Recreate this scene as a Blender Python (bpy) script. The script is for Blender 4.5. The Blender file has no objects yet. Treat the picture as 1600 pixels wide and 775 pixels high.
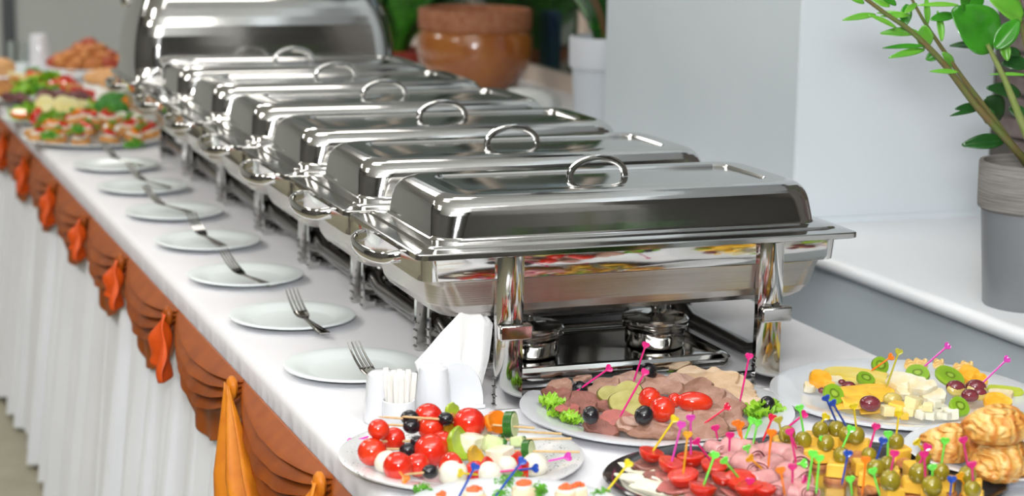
import bpy, math, random
import numpy as np
from mathutils import Vector, Matrix, Euler, noise as mnoise
rnd = random.Random(7)
PI = math.pi
T = 0.75                      # table top height
sc = bpy.context.scene
C = sc.collection

# ------------------------------------------------------------------ camera
F_PX = 3057.5
PITCH, YAW, ROLL = 0.191, 0.3655, -0.0179
CAM = np.array([-0.598, -2.288, T + 0.692])
cp, sp = math.cos(PITCH), math.sin(PITCH); cy, sy = math.cos(YAW), math.sin(YAW)
_F = np.array([sy*cp, cy*cp, -sp]); _R = np.array([cy, -sy, 0.0]); _U = np.cross(_R, _F)
_c, _s = math.cos(ROLL), math.sin(ROLL)
CR, CU = _R*_c - _U*_s, _U*_c + _R*_s
cam_data = bpy.data.cameras.new('camera'); cam = bpy.data.objects.new('camera', cam_data); C.objects.link(cam)
cam_data.sensor_width = 36; cam_data.lens = 36*F_PX/1600; cam_data.clip_start = .05; cam_data.clip_end = 60
cam.matrix_world = Matrix(((CR[0], CU[0], -_F[0], CAM[0]), (CR[1], CU[1], -_F[1], CAM[1]), (CR[2], CU[2], -_F[2], CAM[2]), (0, 0, 0, 1)))
cam_data.dof.use_dof = True; cam_data.dof.focus_distance = 2.55; cam_data.dof.aperture_fstop = 4.5
sc.camera = cam
# ------------------------------------------------------------------ world, lights, exposure
w = bpy.data.worlds.new('world'); sc.world = w; w.use_nodes = True
w.node_tree.nodes['Background'].inputs[0].default_value = (.72, .84, 1, 1)
w.node_tree.nodes['Background'].inputs[1].default_value = 0.9
sc.view_settings.view_transform = 'Standard'; sc.view_settings.look = 'None'
sc.view_settings.gamma = 1; sc.view_settings.exposure = -0.66

def area(name, loc, rot, sx, sy_, power, col=(1, .97, .92)):
    l = bpy.data.lights.new(name, 'AREA'); l.shape = 'RECTANGLE'; l.size = sx; l.size_y = sy_
    l.energy = power; l.color = col
    o = bpy.data.objects.new(name, l); o.location = loc; o.rotation_euler = rot; C.objects.link(o); return o
# ceiling lamps: (x, y, sx, sy, W)
LAMPS = [(-1.9, -1.6, 1.2, .6, 27), (0.3, -1.4, 1.2, .6, 14), (-1.9, 1.3, 1.2, .6, 42), (0.3, 1.3, 1.2, .6, 10), (-1.9, 4.0, 1.2, .6, 42), (0.3, 4.6, 1.2, .6, 34)]
for x, y, a, b, p in LAMPS:
    area('ceiling_lamp_light', (x, y, 2.70), (0, 0, 0), a, b, p)
# the photographer's bounced flash: the ceiling over and behind the camera is lit
area('bounced_flash', (-.75, -2.55, 1.75), (math.radians(143), 0, math.radians(-20)), .4, .4, 210, (.96, .98, 1))

# ------------------------------------------------------------------ pixel helpers (rays met with real planes)
def _ray(px, py):
    return _F + CR*((px-800)/F_PX) - CU*((py-387.5)/F_PX)
def at(px, py, h=0.0):        # point at height h above the table top
    d = _ray(px, py); t = (T+h-CAM[2])/d[2]; return Vector(CAM + d*t)
def atY(px, py, Y):
    d = _ray(px, py); t = (Y-CAM[1])/d[1]; return Vector(CAM + d*t)
def atX(px, py, X):
    d = _ray(px, py); t = (X-CAM[0])/d[0]; return Vector(CAM + d*t)
def depth(P):
    return float(np.dot(np.array(P)-CAM, _F))
def psz(n, P):                # length of n pixels at point P
    return n*depth(P)/F_PX

# ------------------------------------------------------------------ materials
MATS = {}
def M(name, col, rough=.5, metal=0, col2=None, scale=30, bump=0, bscale=None, sss=0, coat=0, radial=None, alpha=None, trans=0, stretch=None, spec=None, detail=4, lo=.35, hi=.65, sheen=0, axis=None):
    if name in MATS: return MATS[name]
    m = bpy.data.materials.new(name); m.use_nodes = True; nt = m.node_tree; N = nt.nodes; L = nt.links
    b = N['Principled BSDF']; b.inputs['Base Color'].default_value = (*col, 1); b.inputs['Roughness'].default_value = rough
    b.inputs['Metallic'].default_value = metal
    if spec is not None: b.inputs['Specular IOR Level'].default_value = spec
    if coat: b.inputs['Coat Weight'].default_value = coat; b.inputs['Coat Roughness'].default_value = .08
    if sheen: b.inputs['Sheen Weight'].default_value = sheen
    if sss:
        b.inputs['Subsurface Weight'].default_value = sss; b.inputs['Subsurface Radius'].default_value = (.6, .4, .3); b.inputs['Subsurface Scale'].default_value = .01
    if trans: b.inputs['Transmission Weight'].default_value = trans
    tc = N.new('ShaderNodeTexCoord'); mp = N.new('ShaderNodeMapping'); L.new(tc.outputs['Object'], mp.inputs[0])
    if stretch: mp.inputs['Scale'].default_value = stretch
    if col2 is not None:
        nz = N.new('ShaderNodeTexNoise'); nz.inputs['Scale'].default_value = scale; nz.inputs['Detail'].default_value = detail
        L.new(mp.outputs[0], nz.inputs['Vector'])
        cr = N.new('ShaderNodeValToRGB'); cr.color_ramp.elements[0].color = (*col, 1); cr.color_ramp.elements[1].color = (*col2, 1)
        cr.color_ramp.elements[0].position = lo; cr.color_ramp.elements[1].position = hi
        L.new(nz.outputs[0], cr.inputs[0]); L.new(cr.outputs[0], b.inputs['Base Color'])
    if radial:                # list of (radius in m, colour): rings about the local z axis
        sx = N.new('ShaderNodeVectorMath'); sx.operation = 'MULTIPLY'; sx.inputs[1].default_value = (1, 1, 0); L.new(tc.outputs['Object'], sx.inputs[0])
        ln = N.new('ShaderNodeVectorMath'); ln.operation = 'LENGTH'; L.new(sx.outputs[0], ln.inputs[0])
        mx = radial[-1][0]; mm = N.new('ShaderNodeMath'); mm.operation = 'DIVIDE'; L.new(ln.outputs['Value'], mm.inputs[0]); mm.inputs[1].default_value = mx
        nz = N.new('ShaderNodeTexNoise'); nz.inputs['Scale'].default_value = scale*6; L.new(tc.outputs['Object'], nz.inputs['Vector'])
        ma = N.new('ShaderNodeMath'); ma.operation = 'MULTIPLY_ADD'; L.new(nz.outputs[0], ma.inputs[0]); ma.inputs[1].default_value = .12; L.new(mm.outputs[0], ma.inputs[2])
        cr = N.new('ShaderNodeValToRGB'); e = cr.color_ramp.elements
        e[0].position = radial[0][0]/mx; e[0].color = (*radial[0][1], 1); e[1].position = 1; e[1].color = (*radial[-1][1], 1)
        for r, cc in radial[1:-1]:
            q = e.new(r/mx); q.color = (*cc, 1)
        L.new(ma.outputs[0], cr.inputs[0]); L.new(cr.outputs[0], b.inputs['Base Color'])
    if bump:
        nz = N.new('ShaderNodeTexNoise'); nz.inputs['Scale'].default_value = bscale or scale; nz.inputs['Detail'].default_value = 5
        L.new(mp.outputs[0], nz.inputs['Vector'])
        bp = N.new('ShaderNodeBump'); bp.inputs['Strength'].default_value = min(1, bump); bp.inputs['Distance'].default_value = .002*max(1, bump)
        L.new(nz.outputs[0], bp.inputs['Height']); L.new(bp.outputs[0], b.inputs['Normal'])
    MATS[name] = m; return m

def emit(name, col, s):
    m = bpy.data.materials.new(name); m.use_nodes = True; N = m.node_tree.nodes
    b = N['Principled BSDF']; b.inputs['Base Color'].default_value = (*col, 1); b.inputs['Emission Color'].default_value = (*col, 1); b.inputs['Emission Strength'].default_value = s
    return m

steel = M('polished_steel', (.64, .635, .62), .07, 1, bump=.03, bscale=60)
steel_side = M('lid_steel', (.60, .597, .585), .10, 1, bump=.03, bscale=40)
brushed = M('brushed_steel', (.52, .49, .455), .24, 1, col2=(.46, .435, .40), scale=200, stretch=(.05, .05, 4), bump=.05, bscale=300)
dark_steel = M('dark_steel', (.26, .25, .25), .25, 1)
cloth = M('white_cotton', (.84, .83, .86), .85, col2=(.81, .80, .83), scale=9, bump=.3, bscale=14, sheen=.2)
skirtm = M('white_skirt', (.86, .88, .94), .8, col2=(.82, .84, .90), scale=8, bump=.1, bscale=300, sheen=.2)
satin = M('rust_satin', (.35, .076, .0025), .42, col2=(.27, .055, .002), scale=20, bump=.15, bscale=60, spec=.3)
satin_gold_lit = M('amber_lit_satin', (.74, .25, .015), .42, col2=(.62, .18, .012), scale=25, bump=.25, bscale=70, spec=.3)  # golden glow of light through the cloth, put into its colour
satin_red_lit = M('orange_lit_satin', (.66, .085, .008), .4, bump=.2, bscale=70, spec=.3)  # orange-red glow of light through the cloth, put into its colour
china = M('white_china', (.90, .96, .965), .25, spec=.35)
china_b = M('bright_china', (.78, .80, .84), .14, coat=.5)
napkin_m = M('paper_napkin', (.84, .84, .84), .95, bump=.3, bscale=350)
pick_cols = {'magenta': (.75, .02, .22), 'yellow': (.78, .60, .02), 'amber': (.80, .36, .01), 'green': (.16, .78, .08), 'orange': (.95, .22, .01), 'blue': (.015, .07, .42), 'red': (.72, .02, .06), 'olive': (.45, .42, .04), 'violet': (.70, .06, .45)}
PM = {k: M(k+'_plastic', v, .18, coat=.4, sss=.15) for k, v in pick_cols.items()}
tomato_m = M('tomato_skin', (.62, .014, .006), .14, col2=(.74, .045, .012), scale=25, coat=.5, sss=.08)
tomato_cut = M('tomato_cut', (.58, .012, .005), .2, col2=(.70, .045, .012), scale=160, bump=.5, bscale=160, coat=.5)
black_olive = M('black_olive_skin', (.012, .011, .014), .22, coat=.3, bump=.15, bscale=200)
green_olive = M('green_olive_skin', (.33, .26, .015), .2, col2=(.25, .20, .012), scale=60, coat=.5, sss=.1)
stuff_red = M('pimento', (.75, .16, .02), .3)
mozz = M('mozzarella', (.85, .82, .72), .35, col2=(.80, .76, .62), scale=80, sss=.2, bump=.15)
feta = M('white_cheese', (.82, .79, .66), .55, col2=(.76, .72, .56), scale=90, bump=.4, bscale=220, sss=.15)
cheese = M('yellow_cheese', (.88, .53, .055), .4, col2=(.82, .46, .045), scale=60, sss=.15, bump=.15, bscale=120)
pale_cheese = M('pale_cheese', (.84, .74, .42), .45, col2=(.80, .68, .34), scale=60, sss=.15, bump=.15)
skin_green = M('cucumber_skin', (.018, .10, .012), .25, col2=(.04, .18, .02), scale=120, coat=.3)
flesh_green = M('cucumber_flesh', (.55, .66, .30), .3, col2=(.66, .74, .42), scale=90, coat=.3, sss=.1)
pep_y = M('yellow_pepper', (.66, .38, .02), .2, col2=(.55, .33, .02), scale=50, coat=.4)
pep_o = M('orange_pepper', (.88, .24, .01), .22, coat=.4, col2=(.80, .2, .01), scale=50)
pep_g = M('green_pepper', (.36, .48, .03), .22, coat=.4, col2=(.28, .42, .02), scale=50)
wood = M('bamboo', (.68, .47, .23), .6, col2=(.60, .39, .17), scale=200, stretch=(1, 1, .1))
beef = M('roast_beef', (.24, .095, .075), .42, col2=(.36, .15, .12), scale=90, bump=.9, bscale=180, coat=.15, sss=.1)
beef_edge = M('beef_crust', (.10, .035, .02), .5, col2=(.2, .08, .045), scale=130, bump=.9, bscale=200)
rare = M('rare_beef', (.50, .15, .13), .4, col2=(.40, .12, .10), scale=80, bump=.9, bscale=160, coat=.2, sss=.1)
tongue = M('sliced_tongue', (.47, .28, .21), .42, col2=(.38, .21, .155), scale=70, bump=.9, bscale=150, sss=.15, coat=.15)
chicken = M('chicken_breast', (.70, .50, .33), .45, col2=(.62, .42, .25), scale=50, bump=.9, bscale=120, sss=.15)
tongue_l = M('light_pork', (.55, .36, .29), .42, col2=(.46, .28, .22), scale=70, bump=.9, bscale=150, sss=.15, coat=.15)
tongue_d = M('brown_pork', (.40, .22, .16), .42, col2=(.33, .17, .115), scale=70, bump=.9, bscale=150, sss=.1, coat=.15)
pork_shade_rim = M('pork_shade_rim', (.24, .11, .065), .5, col2=(.36, .19, .13), scale=90, bump=.5, bscale=150)  # dark border standing in for the shade between overlapping slices
chicken_l = M('pale_chicken', (.76, .58, .42), .45, col2=(.68, .49, .32), scale=50, bump=.9, bscale=120, sss=.15)
chick_shade_rim = M('chicken_shade_rim', (.52, .32, .17), .5, col2=(.64, .44, .27), scale=60, bump=.4)  # darker border, edge shade of the slices put into colour
ham = M('pink_ham', (.76, .38, .37), .36, col2=(.66, .29, .29), scale=120, bump=.2, bscale=200, sss=.15, coat=.2)
bread = M('bread_crust', (.52, .24, .07), .8, col2=(.36, .13, .03), scale=70, bump=1, bscale=150)
toast = M('white_bread', (.82, .70, .50), .85, col2=(.72, .54, .32), scale=50, bump=.8, bscale=180)
lettuce_m = M('lettuce_green', (.34, .60, .04), .4, col2=(.22, .48, .02), scale=40, sss=.1, bump=.5, bscale=200)
parsley_m = M('parsley_green', (.07, .34, .015), .45, col2=(.16, .48, .03), scale=60, sss=.1)
roe_m = M('salmon_roe', (.86, .12, .01), .1, coat=.8, sss=.2)
grape_m = M('red_grape', (.13, .012, .022), .16, col2=(.22, .04, .05), scale=60, coat=.4)
grape_cut = M('grape_flesh', (.62, .50, .13), .2, col2=(.55, .42, .12), scale=60, coat=.5)
kiwi_m = M('kiwi_flesh', (.3, .5, .03), .25, coat=.4, radial=[(.0, (.40, .54, .08)), (.005, (.32, .50, .05)), (.0075, (.10, .16, .01)), (.0095, (.22, .42, .02)), (.024, (.30, .48, .03)), (.028, (.20, .30, .02))])
orange_m = M('orange_flesh', (.90, .38, .015), .28, col2=(.94, .50, .05), scale=90, coat=.4, bump=.4)
melon_m = M('melon_yellow', (.80, .60, .08), .35, col2=(.84, .70, .20), scale=30, coat=.3)
melon_rind = M('melon_rind', (.50, .58, .05), .35)
banana_m = M('banana_flesh', (.82, .72, .48), .5, col2=(.72, .58, .34), scale=80)
pastry_m = M('puff_pastry', (.78, .50, .19), .5, col2=(.60, .24, .04), scale=34, bump=1, bscale=90, coat=.25, detail=8, stretch=(1, 1, 2.4), lo=.4, hi=.68)
pastry_d = M('browned_pastry', (.58, .24, .045), .45, col2=(.34, .09, .015), scale=40, bump=1, bscale=90, coat=.3)
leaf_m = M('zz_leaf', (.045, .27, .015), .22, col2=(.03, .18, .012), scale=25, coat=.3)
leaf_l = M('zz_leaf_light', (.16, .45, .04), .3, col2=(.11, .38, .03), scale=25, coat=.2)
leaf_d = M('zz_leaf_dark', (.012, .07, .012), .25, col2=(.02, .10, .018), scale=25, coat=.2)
stem_m = M('zz_stem', (.17, .12, .045), .45, col2=(.12, .17, .04), scale=40)
stem_g = M('zz_stem_green', (.20, .28, .07), .4, col2=(.26, .30, .10), scale=50)
soil_m = M('soil', (.06, .045, .035), .95, col2=(.17, .14, .11), scale=120, bump=1)

# ------------------------------------------------------------------ geometry helpers: everything returns (verts, faces)
def join(*ms):
    V, Fc = [], []
    for v, f in ms:
        o = len(V); V.extend([tuple(p) for p in v]); Fc.extend([tuple(i+o for i in q) for q in f])
    return V, Fc
def xf(m, mat=None, loc=None):
    v, f = m
    if mat is not None: v = [mat @ Vector(p) for p in v]
    if loc is not None: v = [Vector(p)+Vector(loc) for p in v]
    return v, f
def rot(x=0, y=0, z=0): return Euler((x, y, z)).to_matrix()
def ell(r, n=14, m=9, nz=0, freq=1.0, seed=0, flat=1.0):
    rx, ry, rz = (r, r, r) if isinstance(r, (int, float)) else r
    V = [(0, 0, rz*flat)]; Fc = []
    for i in range(1, m):
        a = PI*i/m
        for j in range(n):
            b = 2*PI*j/n
            V.append((rx*math.sin(a)*math.cos(b), ry*math.sin(a)*math.sin(b), rz*math.cos(a)))
    V.append((0, 0, -rz))
    for j in range(n): Fc.append((0, 1+j, 1+(j+1) % n))
    for i in range(m-2):
        for j in range(n):
            a = 1+i*n+j; b = 1+i*n+(j+1) % n; Fc.append((a, a+n, b+n, b))
    e = len(V)-1; o = 1+(m-2)*n
    for j in range(n): Fc.append((e, o+(j+1) % n, o+j))
    if nz:
        V = [Vector(v)*(1+nz*mnoise.noise(Vector(v)*(freq/max(rx, ry, rz))+Vector((seed*7.1, seed*3.3, 0)))) for v in V]
    return V, Fc
def box(sx, sy_, sz, b=0.0, jit=0, c=(0, 0, 0)):
    hx, hy, hz = sx/2, sy_/2, sz/2; b = min(b, hx*.9, hy*.9, hz*.9)
    if b <= 0:
        V = [(x, y, z) for z in (-hz, hz) for y in (-hy, hy) for x in (-hx, hx)]
        Fc = [(0, 2, 3, 1), (4, 5, 7, 6), (0, 1, 5, 4), (2, 6, 7, 3), (0, 4, 6, 2), (1, 3, 7, 5)]
    else:
        V = []; idx = {}
        for k, z in enumerate((-1, 1)):
            for j, y in enumerate((-1, 1)):
                for i, x in enumerate((-1, 1)):
                    for a in range(3):
                        p = [x*(hx-b), y*(hy-b), z*(hz-b)]
                        p[a] = [x*hx, y*hy, z*hz][a]
                        idx[(x, y, z, a)] = len(V); V.append(tuple(p))
        Fc = []
        def q(*k): Fc.append(tuple(idx[t] for t in k))
        for s in (-1, 1):
            o = [(-1, -1), (1, -1), (1, 1), (-1, 1)]
            if s < 0: o = o[::-1]
            q(*[(s, y, z, 0) for y, z in o]); q(*[(x, s, z, 1) for z, x in o]); q(*[(x, y, s, 2) for x, y in o])
        for s in (-1, 1):
            for t in (-1, 1):
                a = [(s, t, -1, 0), (s, t, -1, 1), (s, t, 1, 1), (s, t, 1, 0)]; q(*(a if s*t > 0 else a[::-1]))
                a = [(-1, s, t, 1), (-1, s, t, 2), (1, s, t, 2), (1, s, t, 1)]; q(*(a if s*t > 0 else a[::-1]))
                a = [(s, -1, t, 2), (s, -1, t, 0), (s, 1, t, 0), (s, 1, t, 2)]; q(*(a if s*t > 0 else a[::-1]))
        for x in (-1, 1):
            for y in (-1, 1):
                for z in (-1, 1):
                    a = [(x, y, z, 0), (x, y, z, 1), (x, y, z, 2)]; q(*(a if x*y*z > 0 else a[::-1]))
    if jit: V = [tuple(c_+rnd.uniform(-jit, jit) for c_ in v) for v in V]
    return [(v[0]+c[0], v[1]+c[1], v[2]+c[2]) for v in V], Fc
def tube(pts, r, n=8, cap=True, closed=False, flat=1.0, up=None):
    pts = [Vector(p) for p in pts]; k = len(pts); rs = r if isinstance(r, (list, tuple)) else [r]*k
    V = []; Fc = []; ref = Vector(up) if up else None
    for i, p in enumerate(pts):
        d = (pts[(i+1) % k]-pts[i-1]) if closed else (pts[min(i+1, k-1)]-pts[max(i-1, 0)])
        d.normalize()
        if ref is None or (up is None and abs(ref.dot(d)) > .95): ref = Vector((0, 0, 1)) if abs(d.z) < .8 else Vector((1, 0, 0))
        a = (ref-d*ref.dot(d)).normalized(); b = d.cross(a)
        if up is None: ref = a
        for j in range(n):
            t = 2*PI*j/n; V.append(p+(a*math.cos(t)*flat+b*math.sin(t))*rs[i])
    for i in range(k if closed else k-1):
        for j in range(n):
            a0 = i*n+j; a1 = i*n+(j+1) % n; b0 = ((i+1) % k)*n+j; b1 = ((i+1) % k)*n+(j+1) % n
            Fc.append((a0, a1, b1, b0))
    if cap and not closed:
        Fc.append(tuple(range(n))[::-1]); Fc.append(tuple((k-1)*n+j for j in range(n)))
    return V, Fc
def lathe(prof, n=32, c=(0, 0, 0)):
    V = []; Fc = []; rings = []
    for r, z in prof:
        if r < 1e-6: rings.append([len(V)]); V.append((c[0], c[1], c[2]+z))
        else:
            rings.append(list(range(len(V), len(V)+n)))
            V.extend([(c[0]+r*math.cos(2*PI*j/n), c[1]+r*math.sin(2*PI*j/n), c[2]+z) for j in range(n)])
    for a, b in zip(rings, rings[1:]):
        for j in range(n):
            k = (j+1) % n
            if len(a) == 1 and len(b) == 1: continue
            if len(a) == 1: Fc.append((a[0], b[k], b[j]))
            elif len(b) == 1: Fc.append((a[j], a[k], b[0]))
            else: Fc.append((a[j], a[k], b[k], b[j]))
    return V, Fc
def rring(x0, x1, y0, y1, r, z, n=6):
    P = []
    r = max(.0005, min(r, (x1-x0)/2-1e-4, (y1-y0)/2-1e-4))
    for cx, cy_, a in ((x1-r, y1-r, 0), (x0+r, y1-r, 1), (x0+r, y0+r, 2), (x1-r, y0+r, 3)):
        for j in range(n+1):
            t = PI/2*(a+j/n); P.append((cx+r*math.cos(t), cy_+r*math.sin(t), z))
    return P
def loft(rings, cap0=False, cap1=False):
    n = len(rings[0]); V = [p for r in rings for p in r]; Fc = []
    for i in range(len(rings)-1):
        for j in range(n):
            k = (j+1) % n; Fc.append((i*n+j, i*n+k, (i+1)*n+k, (i+1)*n+j))
    if cap0: Fc.append(tuple(range(n))[::-1])
    if cap1: Fc.append(tuple((len(rings)-1)*n+j for j in range(n)))
    return V, Fc
def slab(rx, ry, th, irr=.12, bend=0, wav=0, n=22, seed=0, square=0, fold=0):
    """irregular slice lying in local xy, thickness th, rounded rim"""
    V = []; Fc = []; rr = random.Random(seed*13+5); ph = [rr.uniform(0, 6.3) for _ in range(4)]
    def R(t):
        s = 1+irr*(.5*math.sin(2*t+ph[0])+.35*math.sin(3*t+ph[1])+.25*math.sin(5*t+ph[2])+.12*math.sin(9*t+ph[3]))
        if square:
            c_ = max(abs(math.cos(t)), abs(math.sin(t))); s *= (1-square)+square/c_
        return s
    def Z(x, y): return bend*(x/rx)**2*rx + wav*math.sin(x/rx*4+ph[0])*math.cos(y/ry*3+ph[1])*rx + fold*abs(y)/ry*rx
    levels = [(1, -.5, .0), (1, -.5, .55), (1, -.5, .93), (1, 0, 1.0), (1, .5, .93), (1, .5, .55), (1, .5, 0)]
    rings = []
    for _, hz, f in levels:
        if f == 0: rings.append([len(V)]); V.append((0, 0, hz*th+Z(0, 0)))
        else:
            rings.append(list(range(len(V), len(V)+n)))
            for j in range(n):
                t = 2*PI*j/n; x = rx*f*R(t)*math.cos(t); y = ry*f*R(t)*math.sin(t); V.append((x, y, hz*th+Z(x, y)))
    for a, b in zip(rings, rings[1:]):
        for j in range(n):
            k = (j+1) % n
            if len(a) == 1: Fc.append((a[0], b[k], b[j]))
            elif len(b) == 1: Fc.append((a[j], a[k], b[0]))
            else: Fc.append((a[j], a[k], b[k], b[j]))
    return V, Fc
def sheet(fn, nu, nv):
    V = [fn(i/nu, j/nv) for j in range(nv+1) for i in range(nu+1)]
    Fc = [(j*(nu+1)+i, j*(nu+1)+i+1, (j+1)*(nu+1)+i+1, (j+1)*(nu+1)+i) for j in range(nv) for i in range(nu)]
    return V, Fc

# ------------------------------------------------------------------ object helpers
def obj(name, m, mat, parent=None, loc=None, rt=None, sharp=38, smooth=True, solid=0):
    v, f = m
    me = bpy.data.meshes.new(name); me.from_pydata([tuple(p) for p in v], [], [tuple(q) for q in f])
    if smooth:
        me.polygons.foreach_set('use_smooth', [True]*len(me.polygons)); me.set_sharp_from_angle(angle=math.radians(sharp))
    me.materials.append(mat); me.update()
    o = bpy.data.objects.new(name, me); C.objects.link(o)
    if parent: o.parent = parent
    if loc is not None: o.location = loc
    if rt is not None: o.rotation_euler = rt
    if solid:
        s = o.modifiers.new('thickness', 'SOLIDIFY'); s.thickness = solid; s.offset = 0
    return o
def tag(o, label, cat, group=None, kind=None):
    if label: o['label'] = label
    if cat: o['category'] = cat
    if group: o['group'] = group
    if kind: o['kind'] = kind
    return o
def thing(name, label, cat, loc=(0, 0, 0), rt=(0, 0, 0), group=None):
    o = bpy.data.objects.new(name, None); C.objects.link(o); o.empty_display_size = .02
    o.location = loc; o.rotation_euler = rt; return tag(o, label, cat, group)
def struct(name, m, mat, parent=None, **k):
    o = obj(name, m, mat, parent, **k)
    if parent is None: o['kind'] = 'structure'
    return o
KIDS = {}
def kids(o): return [c for c in o.children]
def dup(o, loc=None, rt=None, label=None, group=None, parent=None):
    c = o.copy(); C.objects.link(c)
    if parent: c.parent = parent
    if loc is not None: c.location = loc
    if rt is not None: c.rotation_euler = rt
    if label: c['label'] = label
    if group: c['group'] = group
    for ch in kids(o): dup(ch, parent=c)
    return c

def where16(a):
    return ['right', 'right, slightly rear', 'right rear', 'rear, slightly right', 'rear', 'rear, slightly left', 'left rear', 'left, slightly rear', 'left', 'left, slightly front', 'left front', 'front, slightly left', 'front', 'front, slightly right', 'right front', 'right, slightly front'][int((math.degrees(a)+11.25) % 360/22.5)]
# ================================================================== SETTING
wall_grey = M('grey_wall_paint', (.74, .76, .72), .8, col2=(.71, .73, .69), scale=2)
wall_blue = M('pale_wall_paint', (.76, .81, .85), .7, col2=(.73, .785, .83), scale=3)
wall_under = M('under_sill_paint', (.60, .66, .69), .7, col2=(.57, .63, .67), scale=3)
room_dark = M('room_paint', (.125, .12, .112), .8)
ceil_m = M('ceiling_white', (.80, .80, .78), .8)
sill_m = M('sill_white', (.86, .88, .91), .35, col2=(.84, .865, .90), scale=5, coat=.2)
tile_m = M('beige_tile', (.36, .34, .24), .45, col2=(.31, .29, .20), scale=9)
grout = M('grout', (.20, .18, .14), .9)
def bx(x0, x1, y0, y1, z0, z1, b=0): return box(x1-x0, y1-y0, z1-z0, b, c=((x0+x1)/2, (y0+y1)/2, (z0+z1)/2))
fl = struct('floor', bx(-3.6, 3.2, -5, 8.2, -.1, -.012), grout)
tl = None
for i in range(-1, 5):
    for j in range(-1, 12):
        if tl is None:
            tl = obj('tile', box(.396, .396, .012, .002), tile_m, fl, loc=(-1.2+.4*i, 1.0+.4*j, -.006))
        else:
            c_ = tl.copy(); C.objects.link(c_); c_.location = (-1.2+.4*i, 1.0+.4*j, -.006)
struct('floor', bx(-3.6, 3.2, -5, .4, -.012, -.001), tile_m)
struct('ceiling', bx(-3.6, 3.2, -5, 8.2, 2.75, 2.85), ceil_m)
YB = 7.4
struct('wall_back', bx(-3.6, 3.2, YB, YB+.1, 0, 2.75), wall_grey)
struct('wall_left', bx(-3.6, -3.5, -5, YB, 0, 2.75), room_dark)
struct('wall_front', bx(-3.6, 3.2, -5.1, -5, 0, 2.75), room_dark)
q = atY(13, 30, YB)
struct('trim_1', bx(q.x-.03, q.x+.03, YB-.03, YB, 0, 2.6), M('dark_trim', (.12, .13, .14), .5))
# right side: pilaster between two window niches; sill runs through both
XP, XS = 1.18, 1.08
S0 = T+.05
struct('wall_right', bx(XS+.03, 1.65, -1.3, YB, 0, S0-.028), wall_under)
pil = struct('wall_pilaster', bx(XP, 1.66, .893, 1.785, S0, 2.75), M('pilaster_shade_tone', (.56, .615, .645), .7, col2=(.53, .59, .62), scale=3))  # greyer than the reveal: its weaker light is put into the colour
struct('trim_reveal_light', bx(XP-.003, 1.60, .885, .893, S0, 2.35, .001), M('reveal_light_tone', (.74, .80, .84), .45))  # added panel, paler so that the niche side looks brighter lit
struct('window_sill', join(bx(XS+.012, 1.62, -1.3, YB, S0-.027, S0), xf(tube([(0, -1.3, 0), (0, YB, 0)], .0135, 12), loc=(XS+.0125, 0, S0-.0135))), sill_m)
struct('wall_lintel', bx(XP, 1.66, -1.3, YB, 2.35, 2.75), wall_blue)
struct('wall_right_return', bx(XS, 1.66, -5, -1.3, 0, 2.75), room_dark)
struct('baseboard_back', bx(-3.5, 1.1, YB-.02, YB, 0, .09), M('skirting', (.3, .3, .3), .6))
# small grey skirting where the sill meets the pilaster side
struct('trim_2', bx(XP+.004, 1.6, .876, .885, S0, S0+.012), MATS['reveal_light_tone'])
# near niche: brown brickwork behind the window plant
wb = struct('wall_brick', bx(1.60, 1.66, -1.3, .89, S0, 2.35), M('mortar', (.10, .09, .08), .9))
brick_m = M('brown_brick', (.12, .085, .075), .85, col2=(.19, .15, .14), scale=25, bump=.6)
bk = None; nb = 0
for r_ in range(14):
    for s_ in range(9):
        y = .80-.115*s_-(.0575 if r_ % 2 else 0); z = S0+.022+.04*r_
        if bk is None: bk = obj('brick', box(.03, .107, .034, .003), brick_m, wb, loc=(1.598, y, z))
        else:
            c_ = bk.copy(); C.objects.link(c_); c_.location = (1.598+rnd.uniform(-.003, .003), y, z)
# far niche: window with pale frame and dim garden behind
fr = M('window_frame_paint', (.62, .52, .44), .5)
win = struct('window_1', bx(1.60, 1.64, 1.785, YB, S0, S0+.05), fr)
wf = []
for y in (1.9, 2.9, 3.9, 4.9, 5.9, 6.9): wf.append(bx(1.59, 1.64, y-.03, y+.03, S0+.05, 2.35))
obj('window_frame', join(*wf), fr, win)
glass = M('window_glass', (.8, .9, .85), .02, trans=1)
for y in (1.9, 2.9, 3.9, 4.9, 5.9): obj('pane', bx(1.612, 1.618, y+.03, y+.97, S0+.05, 2.35), glass, win)
hedge = M('garden_green', (.015, .045, .012), .8, col2=(.04, .13, .02), scale=3, detail=8)
tag(obj("garden_hedge", bx(2.7, 2.8, 1.5, YB, 0, 2.3), hedge), "dark green hedge outside the far window", "hedge")

# ceiling lamps as objects
lamp_e = emit('lamp_diffuser', (1, .97, .93), 3.2)
lampf = M('lamp_frame', (.7, .7, .7), .4)
names = ['near the camera on the left', 'near the camera on the right', 'over the left of the row middle', 'over the chafing dishes', 'at the far left', 'at the far right']
for (x, y, a, b, p), nm in zip(LAMPS, names):
    t = thing('ceiling_lamp', 'flat rectangular white ceiling lamp '+nm, 'lamp', (x, y, 2.75))
    obj('frame', join(box(a+.06, .03, .035, c=(0, -b/2-.015, -.0175)), box(a+.06, .03, .035, c=(0, b/2+.015, -.0175)), box(.03, b, .035, c=(-a/2-.015, 0, -.0175)), box(.03, b, .035, c=(a/2+.015, 0, -.0175))), lampf, t)
    obj('diffuser', box(a, b, .006, c=(0, 0, -.012)), lamp_e, t)

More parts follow.
